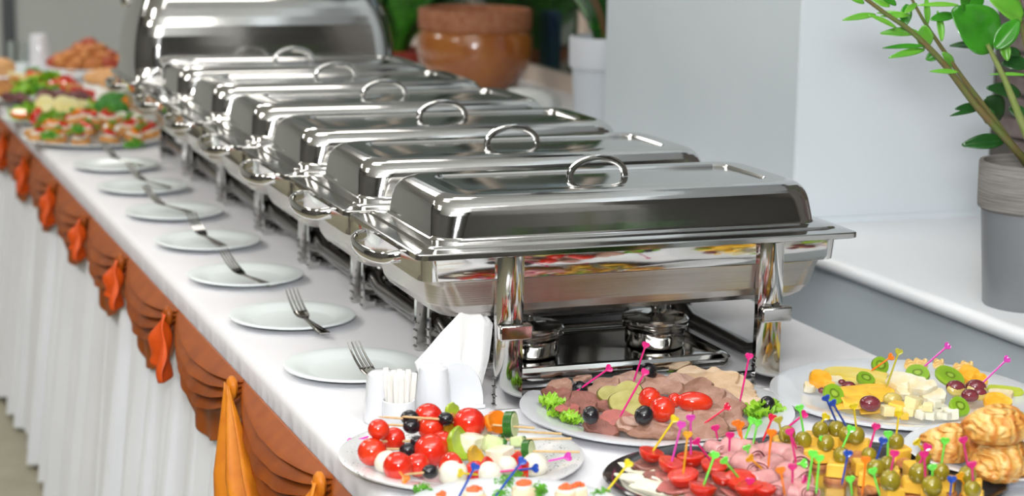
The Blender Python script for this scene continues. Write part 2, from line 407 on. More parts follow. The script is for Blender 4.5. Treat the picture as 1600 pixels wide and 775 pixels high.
# ================================================================== TABLE, CLOTH, SKIRT, SWAG
XE, XR = 0.035, 0.90          # front and back edge of the cloth
Y0, Y1 = -0.62, 4.75
wood_t = M('table_wood', (.35, .25, .16), .6)
t = thing('banquet_table', 'long folding table hidden under the white cloth', 'table', (.46, (Y0+Y1)/2, 0))
obj('tabletop', box(XR-XE-.03, Y1-Y0-.03, .03, c=(0, 0, T-.025)), wood_t, t)
for x in (-.36, .36):
    for y in (-2.6, -1.3, 0, 1.3, 2.6): obj('leg', tube([(x, y, 0), (x, y, T-.04)], .015, 8), dark_steel, t)
def top_fn(u, v):
    y = Y0+(Y1-Y0)*v
    # u: 0..1 across: front drop, roll, top, roll, back drop
    s = u*34; i = int(s)
    wv = .0034*math.sin(y*150+2*math.sin(y*23))+.0015*math.sin(y*61)
    if s < 3: k = 1-s/3; return (XE-.012-.004*(1-s/3)*0+wv*k-.002, y, T-.012-.040*k)
    if s < 7: a = (s-3)/4*PI/2; return (XE-.012+.012*(1-math.cos(a))-.002+.002*(s-3)/4, y, T-.012+.012*math.sin(a))
    if s < 28:
        k = (s-7)/21; x = XE+(XR-XE)*k
        return (x, y, T+.0008*math.sin(x*31+y*17)*math.sin(y*9)*math.sin(PI*k))
    if s < 31: a = (s-28)/3*PI/2; return (XR+.012*math.sin(a), y, T-.012+.012*math.cos(a))
    k = (s-31)/3; return (XR+.012+.012*k*math.sin(y*45+math.sin(y*13)), y, T-.012-.45*k)
o = obj('tablecloth', sheet(top_fn, 34, 700), cloth); tag(o, 'long white tablecloth covering the whole buffet table top', 'tablecloth')
def sk(u, v):
    y = Y0+(Y1-Y0)*u; z = T-.028-(T-.045)*v
    f = math.sin(y*52+2.6*math.sin(y*5.3)+1.2*math.sin(y*13.7))
    f2 = math.sin(y*41+2*math.sin(y*3.1))
    a = .004+.024*v**.7
    return (.031-.06*v+a*(.7*abs(f)**.6*(1 if f > 0 else -1)+.5*f2), y, z+(.006*f2 if v > .98 else 0))
o = obj('table_skirt', sheet(sk, 2400, 10), skirtm); tag(o, 'pleated white skirt hanging from the table edge to the tiled floor', 'skirt')
sw = thing('swag_valance', 'rust satin swag, amber where light is painted in, pinned in scallops along the front table edge', 'swag', (.005, 2, T-.03))
KN = [-.58, -.11, .36, .83, 1.29, 1.74, 2.19, 2.65, 3.10, 3.56, 4.02, 4.5]
def loc_(p): return (p[0]+.013, p[1]-2, p[2]-T+.03)
for k, (ya, yb) in enumerate(zip(KN, KN[1:])):
    def sf(u, v, ya=ya, yb=yb, k=k):
        e = math.sin(PI*u); e = max(0, e); D = .038+.112*e**.75*(1+.06*math.sin(k*2.1))
        uu = u
        y = ya+(yb-ya)*uu
        tt = v**1.15
        ph = 4.2*min(1, v/.66)
        fr_ = ph-math.floor(ph)
        saw = (fr_/.8 if fr_ < .8 else (1-fr_)/.2)
        foldamp = .019*(e**.5) if v < .66 else .014*(e**.5)*max(0, 1-(v-.68)/.1)*0
        sag = tt*D
        # folds swing: lines run from knot to knot
        x = -.006-foldamp*saw-.012*math.sin(PI*min(1, v/.7))*e - .012*v*e
        x += .004*math.sin(y*60+v*5)*v*e
        return loc_((x, y, T-.026-sag-.010*saw*e*(1 if v < .66 else 0)))
    obj('scallop', sheet(sf, 40, 64), satin, sw, sharp=60, solid=.0012)
def tail(yk, ln, wd, mt, sgn=1):
    def tf(u, v):
        if ln > .25:
            w_ = wd*(.10+.90*min(1, v*1.3)); y = yk+.012-.10*v-u*w_
            x = -.032-.020*math.sin(u*PI*4+.5)*min(1, v*2.5)-.02*v
            return loc_((x, y, T-.030-ln*v*(1-.25*u)))
        w_ = wd*(.22+.78*min(1, v*1.6))
        L_ = ln*(1-.35*abs(u-.25)) if v > 0 else ln
        y = yk+sgn*(u-.5)*w_-.02*v*sgn
        x = -.030-.014*math.sin(u*PI*3+.5)*min(1, v*2)-.01*v-.004*math.sin(v*9+u*4)
        return loc_((x, y, T-.030-L_*v))
    return obj('tail', sheet(tf, 24, 20), mt, sw, sharp=60, solid=.0015)
for yk, ln, wd, mt in [(-.58, .2, .1, satin_gold_lit), (-.11, .10, .09, satin_gold_lit), (.36, .30, .27, satin_gold_lit), (.83, .105, .12, satin_red_lit), (1.29, .085, .12, satin_red_lit), (1.74, .08, .11, satin_red_lit), (2.19, .09, .08, satin_red_lit), (2.65, .09, .08, satin_red_lit), (3.10, .09, .08, satin_red_lit), (3.56, .09, .08, satin_red_lit), (4.02, .09, .08, satin_red_lit)]:
    o = tail(yk, ln, wd, mt)
    o['label'] = 'long satin tail with amber light in its colour' if ln >= .2 else 'short satin tail with orange light in its colour'
    obj('knot', xf(ell((.009, .014, .018), 10, 7), loc=loc_((-.024, yk, T-.036))), satin_gold_lit if mt is satin_gold_lit else satin, sw)

# ================================================================== CHAFING DISHES
L, S, ZR = .632, .327, .213
def tighten(prof):
    # extra rings close to each crease so that the flats stay flat
    out = [prof[0]]
    for p, q in zip(prof, prof[1:]):
        ln = math.dist(p[:-1], q[:-1])
        if ln > .004:
            for f in (.0012/ln, 1-.0012/ln): out.append(tuple(a+(b-a)*f for a, b in zip(p, q)))
        out.append(q)
    return out
def dome_rings(prof, n=8):
    prof = tighten(prof)
    return [rring(d, L-d, d, S-d, r, z, n) for d, z, r in prof]
def handle_arc(r=.041, h=.0245, hw=.0052):
    P = [(-r, 0, 0)]
    for i in range(17):
        a = PI-PI*i/16; P.append((r*math.cos(a), 0, .002+h*max(0,math.sin(a))**.95))
    P.append((r, 0, 0)); return tube(P, hw, 10, flat=.55, up=(0, 1, 0))
def make_chafer(label, tall=False):
    t = thing('chafing_dish', label, 'chafing dish', (.152, 0, T+.0014), (0, 0, -.008))
    if not tall:
        prof = [(.002, ZR-.008, .014), (.0, ZR-.007, .014), (.0, ZR-.001, .014), (.001, ZR, .014), (.003, ZR+.0005, .013), (.020, ZR+.0030, .016), (.0215, ZR+.0045, .016), (.023, ZR+.0060, .018), (.036, ZR+.0085, .03), (.038, ZR+.0095, .032), (.0395, ZR+.012, .034), (.0405, ZR+.020, .036), (.0425, ZR+.034, .040), (.0437, ZR+.0385, .042), (.0458, ZR+.0425, .042), (.049, ZR+.0462, .042), (.0535, ZR+.0494, .041), (.0585, ZR+.0515, .040), (.066, ZR+.0531, .036), (.078, ZR+.0535, .030), (.092, ZR+.0535, .020), (.094, ZR+.0515, .019), (.097, ZR+.0512, .018), (.103, ZR+.0520, .014)]
        prof = [(a_, b_ if b_ < ZR+.012 else ZR+.012+(b_-ZR-.012)*1.25, c_) for a_, b_, c_ in prof]
        lid = obj('lid', loft(dome_rings(prof, 10), False, True), steel_side, t, sharp=30)
        h = obj('lid_handle', handle_arc(), steel, lid, loc=(.3132, .172, ZR+.0625))
        for sx in (-.042, .042): pass
    else:
        prof = [(.0, ZR-.007, .014), (.0, ZR-.001, .014), (.003, ZR+.001, .013), (.012, ZR+.002, .016), (.014, ZR+.012, .03)]
        for i in range(0, 13):
            a = PI/2*i/12; prof.append((.014+.075*(1-math.cos(a)), ZR+.03+.185*math.sin(a), .055))
        for d, z in ((.11, .2165), (.13, .2175)): prof.append((d, ZR+z, .03))
        lid = obj('lid', loft(dome_rings(prof, 10), False, True), steel_side, t, sharp=50)
        obj('lid_knob', xf(ell((.012, .02, .014), 10, 7), loc=(-.006, .03, ZR+.18)), steel, lid)
    # food pan rim and shallow upper band
    obj('food_pan', loft([rring(.004, L-.004, .004, S-.004, .012, ZR-.008), rring(.010, L-.012, .020, S-.020, .018, ZR-.0085), rring(.012, L-.018, .0225, S-.022, .020, ZR-.012), rring(.0125, L-.020, .023, S-.023, .022, ZR-.040)]), steel, t)
    wp = [(.016, .025, ZR-.036, .022), (.0165, .0255, ZR-.0405, .024), (.026, .0275, ZR-.042, .030), (.027, .028, ZR-.048, .034), (.033, .030, ZR-.076, .042), (.039, .034, ZR-.086, .044), (.052, .043, ZR-.0935, .04), (.075, .06, ZR-.096, .03)]
    obj('water_pan', loft([rring(a, L-a-.008, b, S-b, r, z, 10) for a, b, z, r in tighten(wp)], False, True), brushed, t, sharp=50)
    # side handles: bowed straps
    for e, x0, sg in (('l', .006, -1), ('r', L-.006, 1)):
        P = []
        for i in range(15):
            u = i/14; a = PI*u
            P.append((x0+sg*(.004+.030*max(0,math.sin(a))**.6), S/2+.080*math.cos(a), ZR-.016-.006*math.sin(a)))
        hd = obj('side_handle', tube(P, .0042, 12, flat=2.0, up=(0, 0, 1)), steel, t)
    # frame: four legs, each a bowed channel with a wrapped bracket and ridged foot
    def leg(x, y, sgy):
        n = 14; hw = .0185
        def cs(z, w_, bow):   # open channel cross-section, front face bowed
            R_ = []
            for i in range(n+1):
                u = -1+2*i/n; R_.append((x+u*w_, y-sgy*(bow*(1-u*u)), z))
            R_.append((x+w_, y+sgy*.010, z)); R_.append((x+w_-.003, y+sgy*.010, z))
            for i in range(n, -1, -1):
                u = -1+2*i/n; R_.append((x+u*(w_-.003), y-sgy*(bow*(1-u*u)-.003), z))
            R_.append((x-w_+.003, y+sgy*.010, z)); R_.append((x-w_, y+sgy*.010, z))
            return R_ if sgy > 0 else R_[::-1]
        lg = obj('leg', loft([cs(.0, .0185, .001), cs(.03, .0185, .001), cs(.060, .0185, .003), cs(.095, .018, .004), cs(.108, .018, .006), cs(.125, .0185, .010), cs(ZR-.010, .0185, .010)], True, True), steel, t)
        obj('bracket', box(.045, .016, .020, .002, c=(x+.003, y-sgy*.010, .105)), steel, lg)
        rb = [box(.004, .010, .0020, .0005, c=(x-.0188, y+sgy*.004, .006+.012*i)) for i in range(4)]
        obj('foot_ridge', join(*rb), dark_steel, lg)
    for x in (.131, .508):
        leg(x, .018, 1); leg(x, S-.018, -1)
    # lower fuel shelf between the legs
    sx0, sx1, sy0, sy1 = .140, .478, .060, S-.05
    sr = [rring(sx0+d, sx1-d, sy0+d, sy1-d, .014, z) for d, z in ((.012, .020), (.002, .022), (0, .028), (0, .034), (.004, .039), (.010, .040), (.016, .036), (.03, .034))]
    obj('fuel_shelf', loft(sr, True, True), steel, t)
    for yv in (.045, S-.037): obj('cross_rail', tube([(.131, yv, .012), (.508, yv, .012)], .006, 8), dark_steel, t)
    for xv in (.131, .508):
        obj('side_rail', tube([(xv, .03, .052), (xv, .07, .040), (xv, S-.07, .040), (xv, S-.03, .052)], .012, 10), dark_steel, t)
    return t
ords = ['nearest chafing dish, its whole long side and both front legs in view', 'second chafing dish from the camera, directly behind the nearest one', 'third chafing dish from the camera along the table', 'fourth chafing dish from the camera along the table', 'fifth chafing dish from the camera along the table', 'sixth chafing dish, just in front of the tall domed one']
ch0 = make_chafer('rectangular stainless steel '+ords[0])
ch0['group'] = 'chafing dishes in a row'
for k in range(1, 6):
    dup(ch0, (.152, .333*k, T+.0014), label='steel '+ords[k])
tallc = make_chafer('tall round-shouldered domed steel chafing dish at the far end of the row', True); tallc.location = (.152, 2.03, T+.0014); tallc['group'] = 'chafing dishes in a row'

def burner(label, x, y):
    t = thing('fuel_burner', label, 'burner', (x, y, T+.0375), group='fuel burners under the chafing dishes')
    obj('can', lathe([(0, 0), (.040, 0), (.042, .003), (.042, .022), (.046, .026), (.047, .030), (.044, .033)], 28), steel, t)
    obj('can_lid', lathe([(.046, .031), (.0475, .034), (.0475, .038), (.045, .041), (.028, .043), (.010, .043), (.006, .046), (0, .046)], 28), steel, t)
    obj('knob', lathe([(.006, .044), (.005, .050), (.007, .056), (.009, .062), (.006, .068), (0, .069)], 16), dark_steel, t)
    return t
b0 = burner('right chrome fuel burner with knobbed lid under the nearest chafing dish', .555, .155)
dup(b0, (.365, .155, T+.0375), label='left chrome fuel burner half hidden behind the front leg of the nearest dish')
for k, nm in ((1, 'second'), (2, 'third')):
    dup(b0, (.365, .155+.333*k, T+.0375), label='left fuel burner in shadow under the '+nm+' chafing dish')

# ================================================================== PLATES AND FORKS
def plate_prof(R, h, d=.0):   # shallow plate
    return [(0, .003), (R*.60, .003), (R*.66, .0045), (R*.80, h*.72), (R*.97, h), (R, h-.0008), (R*.995, h-.003), (R*.80, h*.45), (R*.62, .0), (0, 0)]
def raised_prof(R, h):  # plate on a foot ring, centre nearly as high as the rim
    return [(0, h-.009), (R*.6, h-.009), (R*.7, h-.0075), (R*.85, h-.003), (R*.97, h), (R, h-.001), (R*.85, h-.008), (R*.66, h-.015), (R*.6, 0), (0, 0)]
plp = lathe(plate_prof(.097, .013)[::-1], 56)
nm6 = ['nearest small white plate, half behind the salt and pepper set', 'second small white plate from the camera', 'third small white plate from the camera', 'fourth small white plate from the camera', 'fifth small white plate from the camera', 'sixth small white plate from the camera', 'farthest small white plate, under the edge of the toast platter']
p0 = None; f0 = None
PLX, PLY, PLS = .143, .2587, .3224
def make_fork(label, loc, rz):
    t = thing('fork', label, 'fork', loc, (0, 0, rz), 'forks leaning on the plates')
    hp = []
    prof = [(0, .008, .0022), (.004, .0105, .0024), (.03, .009, .0024), (.06, .006, .0024), (.085, .0042, .0026), (.10, .0042, .0026)]
    def zc(y): return .004+.15*y if y < .058 else .0127+.10*(y-.058)+11.5*(y-.058)**2
    prof = [(0, .008, .0022), (.003, .0100, .0024), (.02, .009, .0024), (.04, .006, .0024), (.054, .0042, .0026), (.064, .0042, .0026)]
    rings = []
    for y, w_, th in prof:
        z = zc(y); rings.append([(w_*math.cos(a)*1.0, y, z+th*.5*math.sin(a)) for a in [2*PI*i/10 for i in range(10)]])
    obj('handle', loft(rings, True, True), steel, t)
    rings = []
    for y, w_ in ((.062, .0042), (.067, .0075), (.072, .0108), (.078, .0118), (.083, .0118)):
        z = zc(y); rings.append([(w_*math.cos(a), y, z+.0010*math.sin(a)-.0012*(1-abs(math.cos(a)))) for a in [2*PI*i/10 for i in range(10)]])
    hd = obj('head', loft(rings, True, True), steel, t)
    for k in range(4):
        x = -.0095+.00633*k
        pts = [(x, y, zc(y)) for y in (.081, .088, .095, .102, .108, .112)]
        obj('tine', tube(pts, [.0020, .0018, .0016, .0014, .0011, .0006], 8), steel, hd)
    return t
fl_ = ['nearest fork, its tines showing above the salt and pepper set', 'second fork from the camera, lying across a plate rim', 'third fork from the camera, handle over the plate rim', 'fourth fork from the camera, on a slightly blurred plate', 'fifth fork from the camera, on a blurred plate', 'sixth fork from the camera, on a blurred plate', 'farthest fork, just in front of the toast platter']
for k in range(7):
    y = PLY+PLS*k
    if p0 is None:
        p0 = obj('dessert_plate', plp, china, loc=(PLX, y, T+.001)); tag(p0, nm6[0], 'plate', 'small white plates in a row')
    else: dup(p0, (PLX+(.004*math.sin(k*5)), y, T+.001), label=nm6[k])
    ex = [(554, 588), (508, 525), (425, 450), (349, 388), (300, 335), (268, 296), (225, 262)][k]
    tx = [(556, 548), (458, 463), (380, 405), (315, 345), (250, 303), (232, 270), (180, 240)][k]
    E_ = at(*ex, .006); T_ = at(*tx, .046); fx, fy = E_.x, E_.y
    if k == 0: E_ = T_+Vector((.035, -.10, 0)); fx, fy = E_.x, E_.y
    rz = max(.1, min(.8, math.atan2(E_.x-T_.x, T_.y-E_.y)))
    if f0 is None: f0 = make_fork(fl_[0], (fx, fy, T+.006), rz)
    else: dup(f0, (fx, fy, T+.006), (0, 0, rz), label=fl_[k])

# ================================================================== SALT, PEPPER, TOOTHPICKS, NAPKINS
def shaker(label, P):
    prof = [(0, 0), (.0225, 0), (.0235, .002), (.0222, .026), (.0200, .054), (.0183, .062), (.0135, .0658), (.006, .0672), (0, .0675)]
    t = thing('salt_shaker', label, 'shaker', P, group='white shakers')
    b = obj('body', lathe(prof, 28), china_b, t); return t
P = at(597, 664); sA = shaker('left white porcelain shaker with a rounded top, in front of a plate', (P.x+.004, P.y+.014, T+.001))
P = at(676, 652); dup(sA, (P.x+.004, P.y+.010, T+.001), label='right white porcelain shaker, between the toothpicks and the napkins')
P = at(627, 676); TH = Vector((P.x+.002, P.y+.018, T+.001))
th = obj('toothpick_holder', lathe([(0, 0), (.0195, 0), (.0205, .002), (.0205, .036), (.0195, .037), (.018, .036), (.018, .004), (0, .004)], 28), china_b, loc=TH)
tag(th, 'small white porcelain cup holding wrapped toothpicks', 'cup')
tpm = M('paper_toothpick', (.86, .84, .80), .8)
tp0 = None
for i in range(17):
    a = i*2.4; r = .0155*math.sqrt((i+.5)/17)
    x, y = r*math.cos(a), r*math.sin(a)
    lean = (.35*y/.018*.3, .12*x/.018*1.2)
    if tp0 is None:
        tp0 = obj('wrapped_toothpick', box(.0068, .0026, .068, .0008, c=(0, 0, .033)), tpm); o = tp0
    else: o = tp0.copy(); C.objects.link(o)
    o.location = TH+Vector((x, y, .0045+rnd.uniform(0, .004))); o.rotation_euler = (-y*6, x*7, rnd.uniform(-.5, .5))
    tag(o, 'white paper-wrapped toothpick '+('in the core' if i < 4 else 'in the middle' if i < 9 else 'at the edge')+' of the small cup, '+where16(a), 'toothpick', 'wrapped toothpicks in the cup')
# napkin holder: base with two half-round cheeks
YN = .045
a_, b_ = atY(697, 650, YN), atY(748, 645, YN)
cxn = (a_.x+b_.x)/2-.002
nh = thing('napkin_holder', 'white porcelain napkin holder with half-round cheeks', 'napkin holder', (cxn-.014, YN, T+.001))
def cheek(y):
    R_ = .040; pts = [(R_*math.cos(PI*i/20), .004+.060*max(0,math.sin(PI*i/20))**.8) for i in range(21)]
    return loft([[(p[0]*.97, y, p[1]) for p in pts], [(p[0], y+.002, p[1]) for p in pts], [(p[0], y+.004, p[1]) for p in pts], [(p[0]*.97, y+.006, p[1]) for p in pts]], True, True)
obj('base', box(.084, .034, .006, .001, c=(0, 0, .003)), china_b, nh)
obj('cheek', cheek(-.016), china_b, nh); obj('cheek', cheek(.010), china_b, nh)
for i, (dx, dz, nm) in enumerate([(0, 0, 'front'), (.006, -.004, 'second'), (.012, -.002, 'third'), (.018, -.007, 'rear')]):
    y = YN-.008+.0042*i
    pp = [atY(648, 566, y), atY(736, 468, y), atY(758, 498, y), atY(752, 560, y), atY(741, 640, y), atY(715, 650, y), atY(672, 648, y)]
    pp = [Vector((p.x+dx*(.6 if j in (1, 2, 3) else .1), 0, p.z+dz*(1 if j in (1, 2) else .2))) for j, p in enumerate(pp)]
    c0 = sum(pp, Vector())/len(pp)
    ring = []
    m_ = []
    for j in range(len(pp)):
        for s in range(6): m_.append(pp[j].lerp(pp[(j+1) % len(pp)], s/6))
    rr_ = []
    for yo, f in ((-.0016, .0), (-.0018, .5), (-.0016, .98), (0, 1), (.0016, .98)):
        rr_.append([tuple((c0+(p-c0)*max(f, .001))+Vector((0, yo+.0012*math.sin(p.x*90+p.z*40+i), 0))) for p in m_])
    v, f_ = loft(rr_, True, True)
    c1 = Vector((c0.x, y, c0.z))
    o = obj('folded_napkin', ([Vector(q_)-Vector((c0.x, 0, c0.z)) for q_ in v], f_), napkin_m, loc=c1)
    tag(o, nm+' white paper napkin folded to a point in the holder', 'napkin', 'folded napkins in the holder')

# ================================================================== FOOD BUILDING BLOCKS
def hearts(size=.0046):
    P = []
    for i in range(16):
        a = 2*PI*i/16; x = 16*math.sin(a)**3; z = 13*math.cos(a)-5*math.cos(2*a)-2*math.cos(3*a)-math.cos(4*a)
        P.append((x*size/16, 0, (z+17)*size/16))
    ring = tube(P, .0011, 5, closed=True)
    web = loft([[(p[0], -.0004, p[2]) for p in P], [(p[0], .0004, p[2]) for p in P]], True, True)
    return join(ring, web)
HEART = hearts()
def pick_parts(parent, A, B, col, base=Vector((0, 0, 0))):
    """A head (px point in world), B tip; parts added under parent (local = world - base)"""
    A = Vector(A); B = Vector(B); d = (A-B); ln = d.length; z = d.normalized()
    fwd = Vector(_F); y = (fwd-z*fwd.dot(z)).normalized(); x = y.cross(z)
    m = Matrix((x, y, z)).transposed()
    sh = tube([(0, 0, 0), (0, 0, ln*.1), (0, 0, ln-.006)], [.0005, .0013, .0013], 6)
    s = obj('pick_shaft', xf(sh, m, B-base), PM[col], parent)
    obj('heart', xf(HEART, m, B-base+z*(ln-.0075)), PM[col], s)
    return s
def pick_thing(label, a, b, col, h0, cat='pick', grp=None, dy=0.0):
    B = at(b[0], b[1], h0); A = atY(a[0], a[1], B.y+dy)
    t = thing('cocktail_pick', label, 'pick', B, group=grp)
    pick_parts(t, A, B, col, B); return t
def lettuce_mesh(r, seed, n=48, m=7, ruf=.22):
    rr = random.Random(seed); ph = rr.uniform(0, 6)
    V = [(0, 0, 0)]; Fc = []
    for i in range(1, m+1):
        f = i/m
        for j in range(n):
            a = 2*PI*j/n
            R_ = r*f*(1+.12*math.sin(3*a+ph)*f+.10*math.sin(11*a+2*ph)*f*f)
            z = r*(ruf*f*f*math.sin(9*a+ph)+.10*f**2*math.sin(17*a+3*f*4)+.28*f*f*(1-.3*f)) + r*.08*mnoise.noise(Vector((a*3, f*4, seed)))
            V.append((R_*math.cos(a), R_*math.sin(a), z))
    for j in range(n): Fc.append((0, 1+j, 1+(j+1) % n))
    for i in range(m-1):
        for j in range(n):
            a = 1+i*n+j; b = 1+i*n+(j+1) % n; Fc.append((a, a+n, b+n, b))
    return V, Fc
def lettuce(label, P, r, seed, parent=None, sz_=1.0, tilt=(0, 0, 0), grp=None):
    ms = [xf(lettuce_mesh(r*(1-.22*k), seed+k), rot(.25*k*math.sin(k*2+seed), .25*k*math.cos(k*3), k*1.3), (0, 0, r*.16*k)) for k in range(3)]
    m_ = join(*ms); m_ = ([(v[0], v[1], v[2]*sz_) for v in m_[0]], m_[1])
    o = obj('lettuce_leaf', m_, lettuce_m, parent, loc=P, rt=tilt)
    if parent is None: tag(o, label, 'lettuce', grp)
    return o
def parsley_mesh(r, n, seed):
    rr = random.Random(seed); ms = []
    for k in range(n):
        a = rr.uniform(0, 2*PI); e = rr.uniform(.1, 1.3); d = r*rr.uniform(.35, 1)
        c_ = Vector((d*math.cos(a)*math.cos(e), d*math.sin(a)*math.cos(e), .75*d*math.sin(e)))
        s = r*rr.uniform(.16, .28); V = [(0, 0, 0)]; nn = 11
        for j in range(nn):
            t_ = -2.2+4.4*j/(nn-1); q_ = s*(1 if j % 2 == 0 else .5); V.append((q_*math.cos(t_), q_*math.sin(t_), s*.25*math.sin(j*2.3)))
        Fc = [(0, j+1, j+2) for j in range(nn-1)]
        ms.append(xf((V, Fc), rot(rr.uniform(-.9, .9), rr.uniform(-.9, .9), rr.uniform(0, 6.3)), c_))
        if k % 4 == 0: ms.append(tube([(0, 0, 0), tuple(c_*.6), tuple(c_)], r*.02, 4))
    return join(*ms)
PARS = [bpy.data.meshes.new('parsley') for _ in range(3)]
for i, me in enumerate(PARS):
    v, f = parsley_mesh(1.0, 60, i+3); me.from_pydata([tuple(p) for p in v], [], f); me.materials.append(parsley_m); me.update()
def parsley(P, r, i=0, parent=None, label=None, name='parsley_sprig', grp=None):
    o = bpy.data.objects.new(name, PARS[i % 3]); C.objects.link(o); o.location = P; o.scale = (r, r, r); o.rotation_euler = (0, 0, i*1.7)
    if parent: o.parent = parent
    if label: tag(o, label, 'parsley', grp)
    return o
def tomato_m_(r, seed=0):
    return ell((r, r, r*1.04), 20, 13, .03, 1, seed)
_aim = lambda d: Vector((0, 0, 1)).rotation_difference(Vector(d).normalized()).to_matrix()

# ================================================================== PLATE OF SKEWERS (front left)
speck = M('speckled_china', (.78, .79, .80), .15, coat=.5)
nt = speck.node_tree; N = nt.nodes; b = N['Principled BSDF']
vo = N.new('ShaderNodeTexVoronoi'); vo.inputs['Scale'].default_value = 210; tcn = N.new('ShaderNodeTexCoord'); nt.links.new(tcn.outputs['Object'], vo.inputs[0])
mz = N.new('ShaderNodeTexNoise'); mz.inputs['Scale'].default_value = 28; nt.links.new(tcn.outputs['Object'], mz.inputs[0])
rp = N.new('ShaderNodeValToRGB'); rp.color_ramp.elements[0].position = .10; rp.color_ramp.elements[0].color = (.14, .15, .14, 1); rp.color_ramp.elements[1].position = .2; rp.color_ramp.elements[1].color = (.80, .81, .82, 1)
ad = N.new('ShaderNodeMath'); ad.operation = 'MULTIPLY_ADD'; ad.inputs[1].default_value = -1.3; ad.inputs[2].default_value = .70
nt.links.new(mz.outputs[0], ad.inputs[0]); a2 = N.new('ShaderNodeMath'); a2.operation = 'ADD'; nt.links.new(ad.outputs[0], a2.inputs[0]); nt.links.new(vo.outputs[0], a2.inputs[1])
nt.links.new(a2.outputs[0], rp.inputs[0]); nt.links.new(rp.outputs[0], b.inputs['Base Color'])
PA = at(721, 708, .014); PA.z = T+.001
o = obj('serving_plate', lathe(plate_prof(.145, .014)[::-1], 72), speck, loc=PA); tag(o, 'round speckled white plate piled with tomato and cheese skewers', 'plate')
def Apt(X, Y, h): return at(520+X/3.81, 600+Y/3.81, h)
def item(kind, r_, P, base, parent, seed, ax=None):
    """one threaded piece; r_ in m"""
    r_ *= 1.1; l = P-base; ax = Vector(ax) if ax is not None else Vector((1, 0, 0))
    if kind == 'tomato': return obj('cherry_tomato', xf(tomato_m_(r_, seed), _aim(ax), l), tomato_m, parent)
    if kind == 'black_olive': return obj('black_olive', xf(ell((r_*.92, r_*.92, r_*1.1), 16, 11), _aim(ax), l), black_olive, parent)
    if kind == 'mozzarella': return obj('mozzarella_ball', xf(ell((r_, r_, r_*.9), 18, 12, .07, 1.5, seed), None, l), mozz, parent)
    if kind == 'cheese': return obj('cheese_cube', xf(box(r_*2, r_*1.8, r_*1.6, r_*.14, r_*.06), rot(.1, .08, .25+seed), l), feta, parent)
    if kind == 'half': return obj('tomato_half', xf(ell((r_, r_, r_*.55), 20, 11, .04, 1, seed), _aim(ax), l), tomato_m, parent)
    if kind in ('yellow', 'orange', 'green', 'red'):
        mt = {'yellow': pep_y, 'orange': pep_o, 'green': pep_g, 'red': tomato_m}[kind]; r_ *= 1.25
        return obj('pepper_piece', xf(slab(r_, r_*.85, r_*.42, .18, bend=.35, seed=seed, n=18), _aim(Vector((.5, -.8, .35))) @ rot(0, 0, seed), l), mt, parent)
    if kind == 'cucumber':
        r_ *= 1.12
        m_ = _aim(Vector(ax)+Vector((.0, -.55, .25)))
        c_ = obj('cucumber_slice', xf(lathe([(0, -.35*r_), (r_*.88, -.35*r_), (r_*.92, -.2*r_), (r_*.92, .2*r_), (r_*.88, .35*r_), (0, .35*r_)][::-1], 24), m_, l), flesh_green, parent)
        obj('skin', xf(lathe([(r_*.90, -.33*r_), (r_, -.3*r_), (r_*1.01, .3*r_), (r_*.90, .33*r_)][::-1], 24), m_, l), skin_green, c_); return c_
    if kind == 'chunk':
        r_ *= 1.25
        m_ = rot(.3, .2, seed)
        c_ = obj('cucumber_chunk', xf(box(r_*1.5, r_*1.3, r_*1.2, r_*.2), m_, l), flesh_green, parent)
        obj('skin', xf(box(r_*1.55, r_*.35, r_*1.25, r_*.15, c=(0, -r_*.6, 0)), m_, l), skin_green, c_); return c_
def skewer(label, a, b, ha, hb, items, seed):
    """a, b crop pixels of stick ends; items (kind, X, Y, radius px)"""
    A = Apt(*a, ha); B = Apt(*b, hb); base = A.lerp(B, .4); base.z = T+.004
    t = thing('kebab_skewer', label, 'skewer', base, group='bamboo skewers on the speckled plate')
    obj('stick', tube([A-base, A.lerp(B, .06)-base, B-base], [.0006, .0014, .0014], 7), wood, t)
    d = B-A
    for i, (k, X, Y, r) in enumerate(items):
        # put the piece on the stick at the place nearest to its ray
        best = min((j/200 for j in range(201)), key=lambda s: abs(_proj(A+d*s)[0]-(520+X/3.81)))
        h = (A+d*best).z-T
        P = Apt(X, Y, h); P = P.lerp(A+d*best, .25)
        item(k, psz(r/3.81, P), P, base, t, seed*3+i, d.normalized())
    return t
def _proj(P):
    d = np.array(P)-CAM; z = d @ _F; return 800+F_PX*(d @ CR)/z, 387.5-F_PX*(d @ CU)/z
skewer('rearmost long skewer with black olive, orange pepper and a cucumber round at its end', (270, 195), (1200, 262), .058, .040, [('black_olive', 460, 200, 47), ('tomato', 570, 190, 76), ('green', 712, 152, 45), ('tomato', 812, 232, 86), ('orange', 955, 228, 66), ('cucumber', 1058, 240, 66)], 1)
skewer('long skewer with small tomato at left, shrivelled black olive, yellow pepper and white cheese cube', (285, 240), (1360, 296), .052, .018, [('tomato', 268, 280, 57), ('black_olive', 470, 252, 46), ('tomato', 583, 264, 69), ('yellow', 712, 258, 64), ('cheese', 865, 270, 62), ('chunk', 1035, 300, 42)], 2)
skewer('long skewer with green pepper wedge in front of a cheese cube and two cucumber chunks', (225, 343), (1420, 325), .036, .026, [('tomato', 360, 322, 64), ('black_olive', 505, 347, 38), ('tomato', 652, 352, 64), ('green', 742, 362, 76), ('cheese', 822, 357, 58), ('chunk', 950, 372, 66), ('chunk', 1100, 350, 40)], 3)
skewer('front long skewer with the largest tomato and a cucumber round near its right end', (255, 385), (1470, 405), .028, .020, [('tomato', 228, 412, 77), ('black_olive', 448, 396, 44), ('tomato', 583, 398, 92), ('yellow', 845, 440, 50), ('cheese', 1000, 442, 62), ('cucumber', 1165, 402, 58)], 4)
